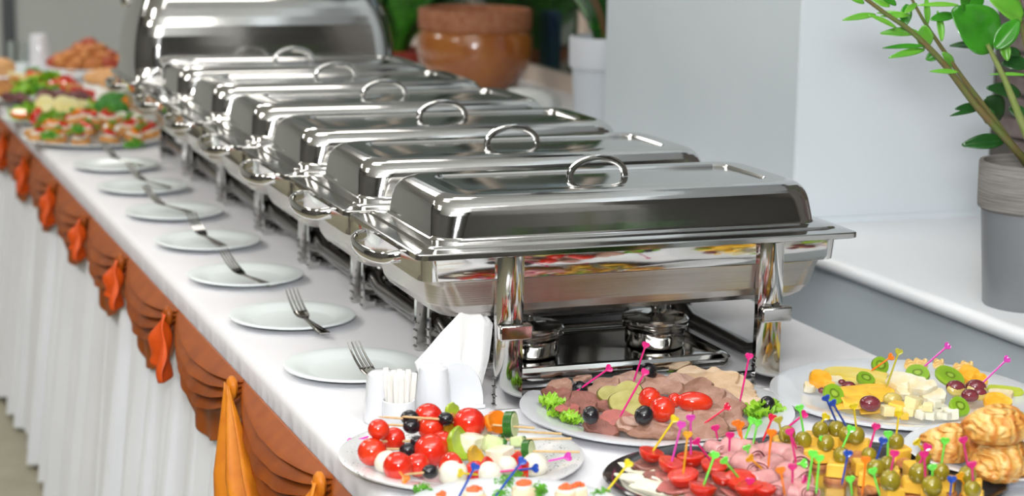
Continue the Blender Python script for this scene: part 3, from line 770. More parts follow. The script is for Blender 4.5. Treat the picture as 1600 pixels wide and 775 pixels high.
skewer('short stick crossing on top of the pile with one black olive at its right end', (412, 194), (700, 214), .060, .055, [('black_olive', 672, 206, 40)], 5)
skewer('short front skewer with one black olive and a big cut tomato', (425, 540), (760, 505), .030, .022, [('black_olive', 580, 522, 45), ('half', 705, 505, 94)], 6)
def mini(label, name, its, pk, h, seed):
    k, X, Y, r = its[0]; base = Apt(X, Y, h); base.z = T+.004
    t = thing(name, label, 'canape', base, group='small picks of mozzarella and tomato')
    for i, (k, X, Y, r) in enumerate(its):
        P = Apt(X, Y, h); item(k, psz(r/3.81, P), P, base, t, seed+i, (.2, -.9, .3))
    for a, b, col in pk:
        B = Apt(*b, h+.004); A = atY(520+a[0]/3.81, 600+a[1]/3.81, B.y-.01)
        pick_parts(t, A, B, col, base)
mini('tomato and mozzarella on an orange pick at the front left of the speckled plate', 'caprese_pick', [('tomato', 388, 492, 82), ('mozzarella', 322, 466, 70)], [((440, 575), (395, 520), 'orange')], .022, 20)
mini('mozzarella ball with a yellow pick, in front of the big cut tomato', 'caprese_pick', [('mozzarella', 715, 532, 82)], [((750, 530), (865, 540), 'yellow')], .021, 22)
mini('mozzarella and tomato beside the canape plate with a magenta pick lying flat', 'caprese_pick', [('mozzarella', 935, 532, 72), ('tomato', 850, 522, 62)], [((1120, 508), (985, 522), 'magenta')], .020, 24)
mini('small mozzarella piece with a red pepper bit behind the others', 'caprese_pick', [('mozzarella', 1035, 482, 56), ('red', 1090, 455, 40), ('red', 915, 480, 40)], [], .022, 26)
mini('rightmost mozzarella ball on the speckled plate with a violet pick pointing right', 'caprese_pick', [('mozzarella', 1205, 480, 72), ('red', 1130, 520, 40)], [((1412, 430), (1278, 460), 'violet')], .022, 29)
mini('tomato at the far left of the pile with a violet pick sticking out left', 'caprese_pick', [('tomato', 505, 482, 66)], [], .020, 31)
pick_thing('violet pick lying on the left rim of the speckled plate', (520+95/3.81, 600+350/3.81), (520+215/3.81, 600+312/3.81), 'violet', .016)
pick_thing('blue pick lying over the magenta one beside the mozzarella balls', (520+1218/3.81, 600+500/3.81), (520+1105/3.81, 600+512/3.81), 'blue', .03)

# ================================================================== COLD MEAT PLATTER
PB = at(1026, 636, .015); PB.z = T+.001
o = obj('meat_platter', lathe(plate_prof(.177, .016)[::-1], 80), china_b, loc=PB); tag(o, 'large round white plate of sliced cold meats', 'plate')
def Bpt(X, Y, h): return at(800+X/3.298, 540+Y/3.298, h)
def slice_(fn, name, label, cat, X, Y, rx, ry, h, mat, seed, sc_, th=.0035, tilt=(.15, 0), rz=0, grp=None, bend=0, wav=.04, irr=.14, edge=None, square=0):
    P = fn(X, Y, h); a = psz(rx/sc_, P); el = .30
    b = min(psz(ry/sc_, P)/.40, a*.85)
    m_irr = 1.8 if cat == 'meat' else 1
    tilt = (tilt[0]+.16+.10*math.sin(seed*1.7), tilt[1]+.08*math.sin(seed*2.9))
    n_=34; m_ = slab(a, b, th, irr*m_irr, bend, wav*1.6, seed=seed, square=square, n=34)
    ang = YAW*-1+rz
    o = obj(name, m_, mat, loc=P, rt=(tilt[0], tilt[1], ang)); tag(o, label, cat, grp)
    if edge is not None:
        rm = slab(a*1.035, b*1.035, th*.86, irr*m_irr, bend, wav*1.6, seed=seed, square=square, n=34); o2 = obj('crust', rm, edge, o)
        o2.location = (0, 0, -.0006)
    return o
G = 'roast beef slices'
beefs = [(255, 205, 62, 26, .020, tongue, 'small brown roast slice at the upper left by the lettuce'), (360, 165, 50, 22, .022, tongue, 'pale brown roast piece behind the upper left olive'), (210, 245, 55, 24, .018, beef, 'roast beef slice at the left edge above the lettuce'), (240, 270, 85, 26, .020, beef, 'dark roast beef slice beneath the left olive'), (372, 300, 105, 38, .026, beef, 'large crusted roast beef slice in the middle left'), (290, 332, 62, 22, .022, rare, 'pink beef slice beside the left lettuce'), (535, 330, 95, 26, .024, beef, 'dark beef slice under the pickles'), (532, 382, 92, 30, .020, rare, 'pink rare beef slice in the front middle'), (456, 425, 92, 26, .016, beef, 'lowest beef slice at the front rim')]
for i, (X, Y, rx, ry, h, mt, lb) in enumerate(beefs):
    slice_(Bpt, 'beef_slice', lb, 'meat', X, Y, rx, ry, h, mt, i+1, 3.298, .006 if mt is not tongue else .005, (.22, .06*(-1)**i), .2*(i % 3-1), G, edge=beef_edge if mt is not tongue else None)
G = 'pork slices fanned on the meat platter'
porks = [(480, 222, 95, 32, .023, 'left among the back row'), (590, 180, 100, 26, .022, 'behind the pickles'), (720, 182, 110, 26, .022, 'under the rear olive'), (770, 218, 105, 28, .026, 'behind the small tomatoes'), (890, 200, 100, 38, .025, 'in the middle of the back row'), (930, 225, 110, 34, .028, 'curling behind the plum tomato'), (1005, 262, 95, 36, .026, 'right of the plum tomato'), (1085, 292, 110, 38, .024, 'under the right magenta pick'), (1110, 335, 100, 34, .022, 'at the right, beneath the short red pick'), (1005, 358, 80, 22, .024, 'with its edge towards the camera below the plum tomato'), (900, 368, 72, 34, .024, 'rounded and small, right of the front olive'), (1010, 418, 120, 36, .019, 'at the front right with the red pick tip'), (1130, 388, 85, 40, .017, 'at the right front rim'), (700, 408, 130, 22, .021, 'long and thin, right of the front olive'), (740, 445, 130, 22, .016, 'lowest one at the front rim'), (880, 438, 120, 28, .016, 'at the front rim below the tomatoes'), (610, 415, 70, 20, .016, 'between the lowest beef slice and the front olive')]
for i, (X, Y, rx, ry, h, lb) in enumerate(porks):
    slice_(Bpt, 'pork_slice', 'greyish pink pork slice '+lb, 'meat', X, Y, rx, ry, h+.003*math.sin(i*2.4), [tongue, tongue_l, tongue_d][i % 3], i+20, 3.298, .0055, (.25, -.10 if X > 900 else .05), .25*((i*7) % 5-2)/2, G, wav=.07, edge=pork_shade_rim)
G = 'chicken slices fanned on the meat platter'
for i, (X, Y, rx, ry, h, lb) in enumerate([(920, 155, 110, 28, .020, 'at the back beside the small lettuce sprig'), (985, 178, 105, 32, .022, 'second from the back'), (1065, 172, 100, 34, .022, 'near the back right'), (1085, 205, 110, 36, .024, 'in the middle of the fan'), (1140, 222, 105, 38, .022, 'behind the right magenta pick'), (1180, 262, 95, 40, .020, 'at the foot of the right magenta pick'), (1215, 302, 80, 36, .017, 'lowest, next to the right lettuce')]):
    slice_(Bpt, 'chicken_slice', 'cream chicken breast slice '+lb, 'meat', X, Y, rx, ry, h+.002*(i % 2), chicken if i % 2 else chicken_l, i+50, 3.298, .006, (.2, -.16), -.3+.1*i, G, irr=.2, edge=chick_shade_rim)
for i, (X, Y, rx, ry, h, rz, lb) in enumerate([(520, 258, 82, 36, .033, .1, 'front left'), (600, 235, 76, 38, .035, -.3, 'rear'), (592, 298, 98, 34, .034, -.5, 'front right')]):
    o = slice_(Bpt, 'pickle_slice', lb+' pickled cucumber slice with brown green rim', 'pickle', X, Y, rx, ry, h, M('pickle_flesh', (.40, .36, .10), .25, col2=(.50, .46, .17), scale=60, coat=.4), i+70, 3.298, .004, (.42, .1), rz, 'pickle slices', wav=.01, irr=.05, edge=M('pickle_skin', (.13, .11, .012), .3))
for X, Y, r, h, lb in [(710, 275, 60, .040, 'round red tomato behind the front one'), (775, 328, 66, .038, 'front round red tomato with a dimple'), (838, 282, 38, .038, 'small tomato hidden between the others')]:
    P = Bpt(X, Y, h); o = obj('tomato', tomato_m_(psz(r/3.298, P), int(X)), tomato_m, loc=P); tag(o, lb+' on the meat platter', 'tomato')
P = Bpt(940, 290, .038); o = obj('plum_tomato', ell((psz(97/3.298, P), psz(55/3.298, P), psz(54/3.298, P)), 22, 14, .03), tomato_m, loc=P, rt=(0, .05, -YAW)); tag(o, 'elongated plum tomato on the meat platter', 'tomato')
for X, Y, r, h, lb in [(350, 225, 42, .036, 'at the upper left, touched by a pick'), (405, 358, 45, .036, 'between the left lettuce and the pink beef'), (680, 360, 50, .038, 'in front of the tomatoes'), (702, 135, 46, .028, 'at the back of the platter'), (1316, 300, 40, .024, 'in the right lettuce')]:
    P = Bpt(X, Y, h); r = psz(r/3.298, P)
    t = thing('black_olive', 'black olive '+lb, 'olive', P, (.5, .3, X), 'black olives on the meat platter')
    obj('flesh', lathe([(.22*r, r*.85), (.35*r, .98*r), (.7*r, .78*r), (.98*r, .25*r), (r, -.1*r), (.85*r, -.6*r), (.45*r, -.98*r), (0, -1.08*r)][::-1], 20), black_olive, t)
    obj('hole', lathe([(0, .5*r), (.2*r, .6*r), (.24*r, .9*r)][::-1], 12), black_olive, t)
for i, (X, Y, r, h, lb) in enumerate([(205, 305, 66, .016, 'upper part of the frilly lettuce at the left rim'), (300, 385, 62, .013, 'frilly lettuce at the front left rim'), (240, 365, 60, .014, 'frilly lettuce between the left lettuce leaves'), (292, 152, 46, .016, 'small lettuce sprig at the back left rim'), (840, 128, 40, .018, 'small lettuce sprig at the back rim behind the chicken'), (1270, 350, 80, .013, 'frilly lettuce at the right rim'), (1340, 335, 62, .014, 'outermost frilly lettuce at the right rim')]):
    P = Bpt(X, Y, h); lettuce(lb+' of the meat platter', P, psz(r/3.298, P), i+1, sz_=1.2, tilt=(.2, 0, i), grp='lettuce on the meat platter')
for a, b, col, h, lb in [((508, 112), (295, 262), 'magenta', .030, 'magenta pick slanting over the upper left olive'), ((692, -12), (625, 190), 'magenta', .026, 'tall magenta pick standing at the back of the meat platter'), ((690, 128), (555, 368), 'magenta', .028, 'magenta pick stuck in the pink beef across the pickles'), ((1224, 45), (1175, 290), 'magenta', .026, 'tall magenta pick in the chicken slices at the right'), ((1118, 310), (990, 402), 'red', .026, 'short red pick slanting over the pork at the right')]:
    pick_thing(lb, (800+a[0]/3.298, 540+a[1]/3.298), (800+b[0]/3.298, 540+b[1]/3.298), col, h)

# ================================================================== DARK TRAY OF CANAPES (front right)
TC = at(1258, 752, .01); TC.z = T+.001
tray_m = M('black_tray', (.02, .015, .016), .12, 1*0, coat=.8)
tray_silver = M('tray_metal', (.6, .6, .6), .18, 1)
t = thing('canape_tray', 'oval silver tray with a glossy dark rim, crowded with small canapes', 'tray', TC, (0, 0, -.30))
def oval(a, b, z): return [(a*math.cos(2*PI*j/72), b*math.sin(2*PI*j/72), z) for j in range(72)]
obj('tray_floor', loft([oval(.200, .122, .006), oval(.205, .127, .0005), oval(.17, .10, 0)][::-1], True, True), tray_silver, t)
obj('rim', loft([oval(.198, .120, .0055), oval(.206, .128, .010), oval(.226, .146, .016), oval(.231, .150, .0165), oval(.233, .152, .0145), oval(.226, .146, .011), oval(.204, .126, .001)], False, False), tray_m, t)
def c3(X, Y, h): return at(940+X/4.706, 620+Y/4.703, h)
def c5(X, Y, h): return at(1180+X/3.81, 620+Y/3.81, h)
def px3(p): return (940+p[0]/4.706, 620+p[1]/4.703)
def px5(p): return (1180+p[0]/3.81, 620+p[1]/3.81)
# tomato halves on beef and bread
half_dome = lambda r: ([(v[0], v[1], min(v[2], 0)*.9) for v in ell((r, r, r), 22, 13)[0]], ell((r, r, r), 22, 13)[1])
tb = [  # tomato X, Y, radius px, pick head, pick colour, label
    (368, 448, 82, (545, 150), 'yellow', 'leftmost tomato half on beef of the dark tray, with a slanting yellow pick'),
    (512, 528, 84, (590, 190), 'violet', 'tomato half with a violet pick, second from the left on the dark tray'),
    (655, 478, 92, (655, 140), 'violet', 'tomato half with a violet pick behind the amber one on the dark tray'),
    (598, 618, 100, (635, 262), 'amber', 'tomato half with an amber pick in the left middle of the dark tray'),
    (828, 540, 86, (690, 318), 'magenta', 'tomato half whose magenta pick leans left, centre left of the dark tray'),
    (745, 700, 92, (838, 412), 'green', 'tomato half at the bottom edge beneath two green picks'),
    (888, 632, 72, None, None, 'tomato piece between the ham rolls and the bottom tomato half'),
    (1015, 640, 100, (895, 458), 'green', 'cut tomato with a green pick leaning left beside the ham rolls'),
    (1080, 700, 92, (1095, 605), 'magenta', 'cut tomato with a magenta pick at the bottom edge'),
    (1195, 712, 78, None, None, 'cut tomato at the bottom edge beside an orange pick')]
for i, (X, Y, r, hd, col, lb) in enumerate(tb):
    h = .030; P = c3(X, Y-18, h); R_ = psz(r*1.18/4.706, P); base = Vector((P.x, P.y, T+.006))
    t = thing('tomato_beef_canape', lb, 'canape', base, group='tomato and beef canapes')
    obj('bread_base', xf(slab(R_*.95, R_*.85, .008, .08, square=.4, seed=i), None, (0, R_*.1, .005)), bread, t)
    obj('beef_slice', xf(slab(R_*1.15, R_*.95, .004, .2, wav=.08, seed=i+3), rot(.12, .1, i), (-R_*.2, 0, .0115)), rare if i % 2 else beef, t)
    m_ = half_dome(R_*.98)
    rr_ = rot(.16*math.sin(i*2.1)+.12, .22*math.sin(i*1.3+1), 0)
    th_ = obj('tomato_half', xf(m_, rr_, (0, 0, .029)), tomato_m, t, sharp=50)
    obj('cut_face', xf(slab(R_*.93, R_*.93, .0016, .03, n=22), rr_, (0, 0, .0292)), tomato_cut, th_)
    if hd: 
        B = base+Vector((0, 0, .027)); A = atY(*px3(hd), B.y-.004); pick_parts(t, A, B, PMcol(col) if 0 else col, base)
for i, (X, Y, rx, ry, rz, mt, lb) in enumerate([(300, 520, 75, 26, .3, beef, 'beef slice under the leftmost tomato half'), (385, 592, 80, 30, .1, beef, 'long brown beef slice left of the amber pick'), (520, 675, 105, 34, -.1, rare, 'pink beef slice below the amber pick'), (720, 560, 90, 30, .4, beef, 'beef slice behind the leaning magenta pick'), (700, 640, 80, 26, 0, rare, 'pink beef slice at the foot of the leaning magenta pick'), (900, 705, 90, 26, .2, beef, 'beef slice at the bottom edge beside the green pick')]):
    slice_(c3, 'beef_slice', lb+' on the dark tray', 'meat', X, Y, rx, ry, .016, mt, i+90, 4.706, .005, (.2, .05), rz, 'beef slices on the dark tray', edge=beef_edge)
for i, (X, Y, ln, lb) in enumerate([(245, 545, .030, 'upper left'), (330, 625, .034, 'middle'), (430, 700, .040, 'lower right'), (285, 625, .034, 'outer')]):
    P = c3(X, Y, .012); o = obj('cheese_strip', xf(slab(ln, .008, .006, .15, wav=.05, seed=i, square=.5), rot(.3, 0, 0)), feta, loc=P, rt=(0, 0, -.95)); tag(o, lb+' white cheese strip along the left rim of the dark tray', 'cheese', 'white cheese strips on the dark tray')
# rolled ham canapes
def ham_roll(R_, ln, seed):
    ms = []
    def fn(u, v):
        a = u*2*PI*1.6; r = R_*(.55+.45*u)*(1+.05*math.sin(3*a+seed)); 
        return (r*math.cos(a), (v-.5)*ln*(1+.08*math.sin(a*2+seed)), r*math.sin(a)*.86)
    return sheet(fn, 40, 8)
hr = [(850, 385, 62, (835, 215), 'magenta', 'ham roll at the left end of the ham group with a tall magenta pick'), (935, 470, 60, (945, 268), 'magenta', 'ham roll with a magenta pick, left front of the ham group'),
      (1015, 400, 85, (985, 180), 'orange', 'ham roll at the back with two orange picks'), (1110, 445, 80, (1150, 175), 'green', 'ham roll at the back with a pale green pick'), (1180, 405, 66, (1262, 138), 'red', 'ham roll at the back with a leaning red pick'),
      (1075, 520, 84, (1065, 362), 'green', 'ham roll in the middle with a green pick'), (1225, 540, 86, (1258, 252), 'orange', 'ham roll in the middle with a tall orange pick'), (1330, 440, 90, (1298, 155), 'olive', 'ham roll by the first cheese cubes with an olive-yellow pick'),
      (1430, 490, 84, (1385, 248), 'magenta', 'ham roll whose magenta pick leans left at the right of the ham group'), (1180, 620, 74, (1082, 445), 'amber', 'ham roll at the lower left with an amber pick'), (1420, 610, 92, (1505, 488), 'green', 'ham roll with a pale green pick leaning right'), (1330, 690, 76, (1318, 528), 'orange', 'ham roll at the bottom edge with a stout orange pick'), (1400, 700, 60, (1405, 498), 'magenta', 'ham roll at the bottom edge with a leaning magenta pick'), (1500, 700, 78, (1482, 608), 'magenta', 'ham roll at the bottom edge with a short magenta pick')]
for i, (X, Y, r, hd, col, lb) in enumerate(hr):
    h = .026; P = c3(X, Y, h); R_ = psz(r*1.22/4.706, P); base = Vector((P.x, P.y, T+.006))
    t = thing('ham_roll_canape', lb, 'canape', base, (0, 0, 0), 'ham roll canapes')
    obj('bread_base', xf(slab(R_*1.0, R_*.9, .008, .08, square=.4, seed=i), None, (0, 0, .005)), bread, t)
    obj('lettuce_bit', xf(lettuce_mesh(R_*.9, i, 24, 4), None, (0, 0, .0095)), lettuce_m, t)
    hm = ham_roll(R_*.86, R_*2.3, i)
    rr_ = rot(0, 0, [.5, -.6, 1.1, .2, -1.0][i % 5]-YAW)
    obj('ham', xf(hm, rr_, (0, 0, .012+R_*.72)), ham, t, sharp=70, solid=.0013)
    obj('ham_core', xf(ell((R_*.62, R_*1.12, R_*.5), 18, 12, .12, 1.2, i), rr_, (0, 0, .012+R_*.70)), ham, t)
    B = base+Vector((0, 0, .016+R_*1.3)); A = atY(*px3(hd), B.y-.003); pick_parts(t, A, B, col, base)
pick_thing('second orange pick in the rear ham roll', px3((1018, 192)), px3((1035, 350)), 'orange', .035)
pick_thing('bright green pick leaning left among the ham rolls', px3((1110, 160)), px3((1045, 340)), 'green', .035)
# cheese cube and olive canapes: olive X,Y,r ; cube dx,dy in crop px ; pick head ; colour
co = [((205, 232), 46, (160, 290), (300, 98), 'magenta', 'olive on a cheese cube at the back left with a slanting magenta pick'),
      ((287, 257), 46, (290, 345), (262, 55), 'green', 'olive on cheese with a bright green pick at the back left'),
      ((388, 196), 44, (360, 262), (427, 110), 'yellow', 'rear olive with a yellow pick, left of the two blue picks'),
      ((483, 192), 45, (480, 268), (418, -2), 'blue', 'rear olive with the taller blue pick'),
      ((420, 276), 46, (395, 352), (396, 262), 'green', 'olive behind a green pick in the second row'),
      ((545, 224), 46, (560, 290), (456, 28), 'blue', 'rear olive with the shorter blue pick leaning left'),
      ((590, 232), 48, (620, 300), (586, 45), 'yellow', 'rear right olive with a yellow pick'),
      ((514, 350), 46, (485, 435), (575, 180), 'green', 'olive in the middle row with a thick green pick leaning right'),
      ((838, 268), 44, (855, 345), (857, 88), 'yellow', 'single high olive on an orange-yellow cheese cube with a tall yellow pick'),
      ((678, 348), 42, (640, 425), (722, 165), 'magenta', 'olive with a tall magenta pick right of the middle row'),
      ((716, 426), 48, (680, 495), (765, 250), 'blue', 'olive with a bright blue pick in the middle'),
      ((786, 400), 42, (800, 470), (792, 210), 'green', 'olive with a pale green pick hidden behind the blue one'),
      ((804, 500), 57, (815, 585), (832, 325), 'magenta', 'largest olive, with a magenta pick, at the front middle'),
      ((972, 456), 54, (935, 530), (1030, 288), 'magenta', 'olive with a magenta pick left of the green one on the right'),
      ((1072, 452), 48, (1130, 520), (1132, 250), 'green', 'olive with a pale green pick leaning right over the pastry plate'),
      ((1002, 366), 42, (945, 440), (958, 262), 'yellow', 'olive half hidden with a yellow pick leaning left'),
      ((1028, 545), 56, (1060, 600), (1055, 408), 'green', 'olive at the bottom right with a bright green pick'),
      ((1245, 468), 50, (1290, 540), (1237, 245), 'magenta', 'rightmost olive with a tall magenta pick against the pastry'),
      ((1266, 578), 46, (1300, 610), (1290, 392), 'magenta', 'lowest right olive with a magenta pick at the tray end')]
for i, ((X, Y), r, (cx_, cy_), hd, col, lb) in enumerate(co):
    hC = .020; Pc = c5(cx_, cy_, hC); s = psz(118/3.81, Pc)*1.0; base = Vector((Pc.x, Pc.y, T+.006))
    h = .020+s*.42+psz(r*.8/3.81, Pc); P = c5(X, Y, h)
    off = P-Pc; off.x = max(-s*.45, min(s*.45, off.x)); off.y = max(-s*.5, min(s*.5, off.y)); P = Pc+off; P.z = T+h
    ro = psz(r*1.14/3.81, P)
    t = thing('cheese_olive_canape', lb, 'canape', base, (0, 0, 0), 'cheese and olive canapes')
    obj('salami_base', xf(slab(s*.62, s*.60, .006, .08, seed=i), None, (0, 0, .003)), M('salami', (.38, .12, .04), .5, col2=(.55, .25, .08), scale=120), t)
    obj('cheese_cube', xf(box(s, s*.9, s*.72, s*.07, s*.03), rot(.05*math.sin(i), .06*math.cos(i*2), .4*math.sin(i*1.7)-YAW), (0, 0, .007+s*.36)), cheese, t)
    ol = obj('green_olive', xf(ell((ro*.96, ro*.96, ro*1.05), 20, 13), rot(.3*math.sin(i), .5*math.cos(i*3), 0), P-base), green_olive, t)
    B = P+Vector((0, 0, ro*.8)); A = atY(*px5(hd), B.y-.003)
    pick_parts(t, A, B, col, base)
for a, b, col, h, lb in [((96, 200), (78, 420), 'orange', .04, 'tall orange pick at the left border of the cheese cubes'), ((555, 325), (515, 525), 'blue', .035, 'dark blue pick standing in a cheese cube of the middle row'), ((660, 362), (637, 590), 'orange', .03, 'tall orange pick standing beside the largest olive'), ((345, 325), (312, 560), 'green', .035, 'tall green pick between ham and cheese, left of its twin'), ((383, 352), (362, 580), 'green', .034, 'tall green pick between ham and cheese, right of its twin'), ((565, 478), (577, 590), 'green', .03, 'bright green heart pick at the bottom edge'), ((697, 430), (742, 590), 'green', .03, 'bent green pick at the bottom edge beside an olive'), ((1172, 478), (1160, 590), 'blue', .03, 'blue pick at the bottom right'), ((1215, 462), (1245, 525), 'amber', .03, 'short amber pick beside the rightmost olive'), ((148, 425), (178, 590), 'orange', .03, 'orange pick at the bottom edge left of the ham'), ((205, 195), (250, 425), 'magenta', .035, 'magenta pick leaning left in front of the first olives'), ((1005, 330), (1015, 500), 'magenta', .04, 'short magenta pick in front of the right olives')]:
    pick_thing(lb, px5(a), px5(b), col, h)
for i, (X, Y, s) in enumerate([(600, 360, 60), (900, 400, 60), (700, 545, 60), (880, 560, 50)]):
    P = c5(X, Y, .012); slice_(c5, 'salami_slice', 'brown salami slice showing between the cheese cubes '+['in the middle row', 'behind the right olives', 'under the orange pick', 'at the bottom'][i], 'meat', X, Y, s, s*.4, .014, M('salami', (.38, .12, .04)), i+130, 3.81, .004, (.2, .1*i), 0, 'salami slices')

# ================================================================== FRUIT AND CHEESE PLATE
PE = at(1415, 614, .015); PE.z = T+.001
o = obj('fruit_platter', lathe(plate_prof(.180, .016)[::-1], 80), china_b, loc=PE); tag(o, 'large round white plate of fruit and cheese at the right', 'plate')
def Ept(X, Y, h): return at(1200+X/4, 530+Y/4, h)
def fslice(name, label, cat, X, Y, rx, ry, h, mt, seed, grp=None, **k):
    return slice_(Ept, name, label+' on the fruit plate', cat, X, Y, rx, ry, h, mt, seed, 4, k.pop('th', .006), k.pop('tilt', (.3, 0)), k.pop('rz', 0), grp, **k)
for i, (X, Y, rx, ry, h, rz, lb) in enumerate([(325, 250, 78, 40, .028, .2, 'orange wedge at the left end'), (385, 300, 40, 30, .02, 0, 'small orange wedge behind the left grape'), (1260, 225, 80, 30, .024, -.2, 'orange slice at the right back'), (1320, 260, 60, 26, .022, .3, 'orange slice at the foot of the right pick'), (1430, 388, 90, 24, .016, 0, 'orange slice behind the pastries')]):
    fslice('orange_slice', lb, 'orange', X, Y, rx, ry, h, orange_m, i+200, 'orange slices', th=.009, rz=rz, tilt=(.45, .1))
def strip(name, label, cat, a, b, h, wd, th, mt, arch=0):
    A = Ept(*a, h); B = Ept(*b, h); d = B-A; ln = d.length; P = A.lerp(B, .5)
    m_ = slab(ln/2, wd/2, th, .05, arch, 0, square=.5, seed=int(a[0]))
    o = obj(name, m_, mt, loc=P, rt=(.25, 0, math.atan2(d.y, d.x))); tag(o, label+' on the fruit plate', cat); return o
s_ = strip('melon_strip', 'long yellow melon strip with green edge at the back left', 'melon', (340, 190), (790, 245), .028, .024, .008, melon_m, -.08)
strip('melon_strip', 'second long yellow melon strip in front of the first', 'melon', (380, 225), (760, 270), .022, .02, .007, melon_m, -.05)
strip('melon_strip', 'thin yellow strip reaching the right rim', 'melon', (1360, 308), (1600, 335), .018, .014, .008, melon_rind)
strip('melon_strip', 'pale strip below the thin yellow one', 'melon', (1370, 335), (1540, 350), .016, .016, .008, banana_m)
for i, (X, Y, rx, ry, rz) in enumerate([(560, 330, 110, 26, .3), (640, 318, 120, 30, -.2), (700, 345, 110, 28, .1), (520, 372, 120, 30, -.1), (580, 395, 130, 26, .15), (500, 410, 90, 20, -.2), (660, 300, 70, 26, .5), (640, 430, 75, 22, 0), (760, 330, 80, 20, -.4)]):
    fslice('cheese_slice', 'thin yellow cheese slice, '+['rear left', 'upper middle', 'upper right', 'left of the big grape', 'behind the big grape', 'lowest left', 'folded on top', 'under the big grape', 'right end'][i]+' of the heap', 'cheese', X, Y, rx, ry, .014+.0022*(8-i)*.8, cheese, i+220, 'yellow cheese slices', th=.0028, rz=rz, tilt=(.2, .06*(-1)**i), square=.8, irr=.06)
for i, (X, Y, rx, ry, h, tl_, lb) in enumerate([(408, 345, 72, 44, .030, (.75, .5), 'kiwi slice leaning at the left'), (700, 165, 58, 46, .034, (1.0, .2), 'kiwi slice standing at the back beside the orange pick'), (935, 218, 78, 44, .034, (.45, -.2), 'kiwi slice at the back, left of its pair'), (1135, 235, 98, 52, .034, (.45, .15), 'large kiwi slice with dark seeds at the back'), (1195, 422, 70, 50, .024, (.8, .1), 'kiwi slice at the front beside the white cheese'), (610, 250, 60, 30, .03, (.5, 0), 'kiwi sliver lying on the melon')]):
    P = Ept(X, Y, h); a = psz(rx/4, P)
    o = obj('kiwi_slice', slab(a, a, .007, .04, n=28), kiwi_m, loc=P, rt=(tl_[0], tl_[1], -YAW+.1*i)); tag(o, lb, 'kiwi', 'kiwi slices')
for i, (X, Y, r, h, cut, lb) in enumerate([(638, 402, 68, .026, 0, 'largest red grape, at the front of the plate'), (505, 296, 46, .028, 0, 'red grape at the left behind the cheese'), (462, 268, 24, .030, 0, 'small dark grape tip at the left'), (338, 320, 26, .022, 0, 'dark grape beside the left orange wedge'), (1262, 352, 56, .024, 0, 'red grape half turned up at the right'), (1172, 302, 62, .028, 1, 'halved grape with pale flesh, left of the right group'), (1300, 300, 66, .030, 1, 'halved grape with pale flesh, top of the right group'), (1318, 338, 52, .024, 1, 'pale grape half below the top one'), (780, 378, 62, .022, 2, 'yellow grape half in the middle')]):
    P = Ept(X, Y, h); r_ = psz(r/4, P)
    t = thing('grape', lb+' of the fruit' if 0 else lb, 'grape', P, (0, .1, -YAW), 'grapes on the fruit plate')
    sk_ = obj('skin', ell((r_, r_*.8, r_*.74), 20, 12), grape_cut if cut == 2 else grape_m, t)
    if cut == 1: obj('cut_face', xf(ell((r_*.97, r_*.4, r_*.66), 18, 10), rot(-.5, 0, 0), (0, -r_*.42, -r_*.14)), grape_cut, t)
cubes = [(745, 445, 44, 0), (810, 435, 62, 1), (870, 452, 40, 0), (905, 395, 54, 0), (925, 440, 50, 0), (960, 470, 38, 2), (990, 460, 38, 2), (1040, 402, 40, 2), (1000, 425, 36, 0), (1082, 440, 42, 2), (1060, 470, 36, 2), (1140, 465, 52, 2), (1020, 478, 34, 2), (850, 480, 30, 1), (1110, 480, 34, 2)]
place = ['at the left end of the cubes', 'orange-tinted one at the front', 'next to the orange-tinted one', 'highest of the left cubes', 'middle of the left cubes', 'front, with mould specks', 'front middle', 'top of the white cubes', 'in the centre of the cubes', 'right of centre', 'front of the white cubes', 'rightmost, largest white cube', 'lowest front', 'tiny, under the orange-tinted one', 'small, left of the largest white cube']
for i, (X, Y, r, k) in enumerate(cubes):
    P = Ept(X, Y, .016+(.010 if Y < 430 else 0)); s = psz(r*1.7/4, P)
    o = obj('cheese_cube', box(s, s*.9, s*.8, s*.07, s*.04), [pale_cheese, cheese, feta][k], loc=P, rt=(.1*math.sin(i), .1*math.cos(i), i*.7)); tag(o, ['pale yellow', 'yellow', 'white'][k]+' cheese cube, '+place[i], 'cheese', 'cheese cubes on the fruit plate')
for i, (X, Y, rx, ry, h, lb) in enumerate([(880, 282, 130, 34, .034, 'broad white-rinded cheese piece on top'), (830, 262, 90, 30, .036, 'white-rinded cheese piece at the upper left'), (960, 300, 90, 26, .034, 'white-rinded cheese piece at the upper right'), (870, 335, 70, 28, .026, 'cheese piece with torn edge in the middle left'), (1020, 352, 90, 26, .024, 'cheese piece with torn edge in the middle right'), (260, 300, 40, 18, .018, 'white cheese piece at the left rim'), (420, 262, 40, 26, .02, 'white cheese piece behind the left grape')]):
    fslice('soft_cheese_piece', lb, 'cheese', X, Y, rx, ry, h, M('soft_cheese', (.80, .66, .38), .6, col2=(.84, .80, .66), scale=60, bump=.7, sss=.15), i+260, 'soft cheese pieces', th=.010, tilt=(.25, .05), square=.3, irr=.2)
for i, (X, Y, r) in enumerate([(900, 170, 46), (950, 165, 46), (1200, 195, 46), (1240, 180, 40), (1065, 165, 30)]):
    P = Ept(X, Y, .024); r_ = psz(r/4, P)
    o = obj('cheese_braid', join(*[xf(tube([(r_*math.cos(a)*(1-.1*k), r_*.6*math.sin(a), .003*k+.002*math.sin(3*a+k)) for a in [2*PI*j/20 for j in range(20)]], .0022, 6, closed=True)) for k in range(3)]), M('smoked_cheese', (.84, .50, .14), .4, col2=(.86, .66, .30), scale=50), loc=P)
    tag(o, 'curled string cheese '+['at the back left of the kiwi', 'just behind the violet pick', 'behind the large kiwi slice', 'at the back right', 'standing at the back rim'][i], 'cheese', 'curled string cheese')
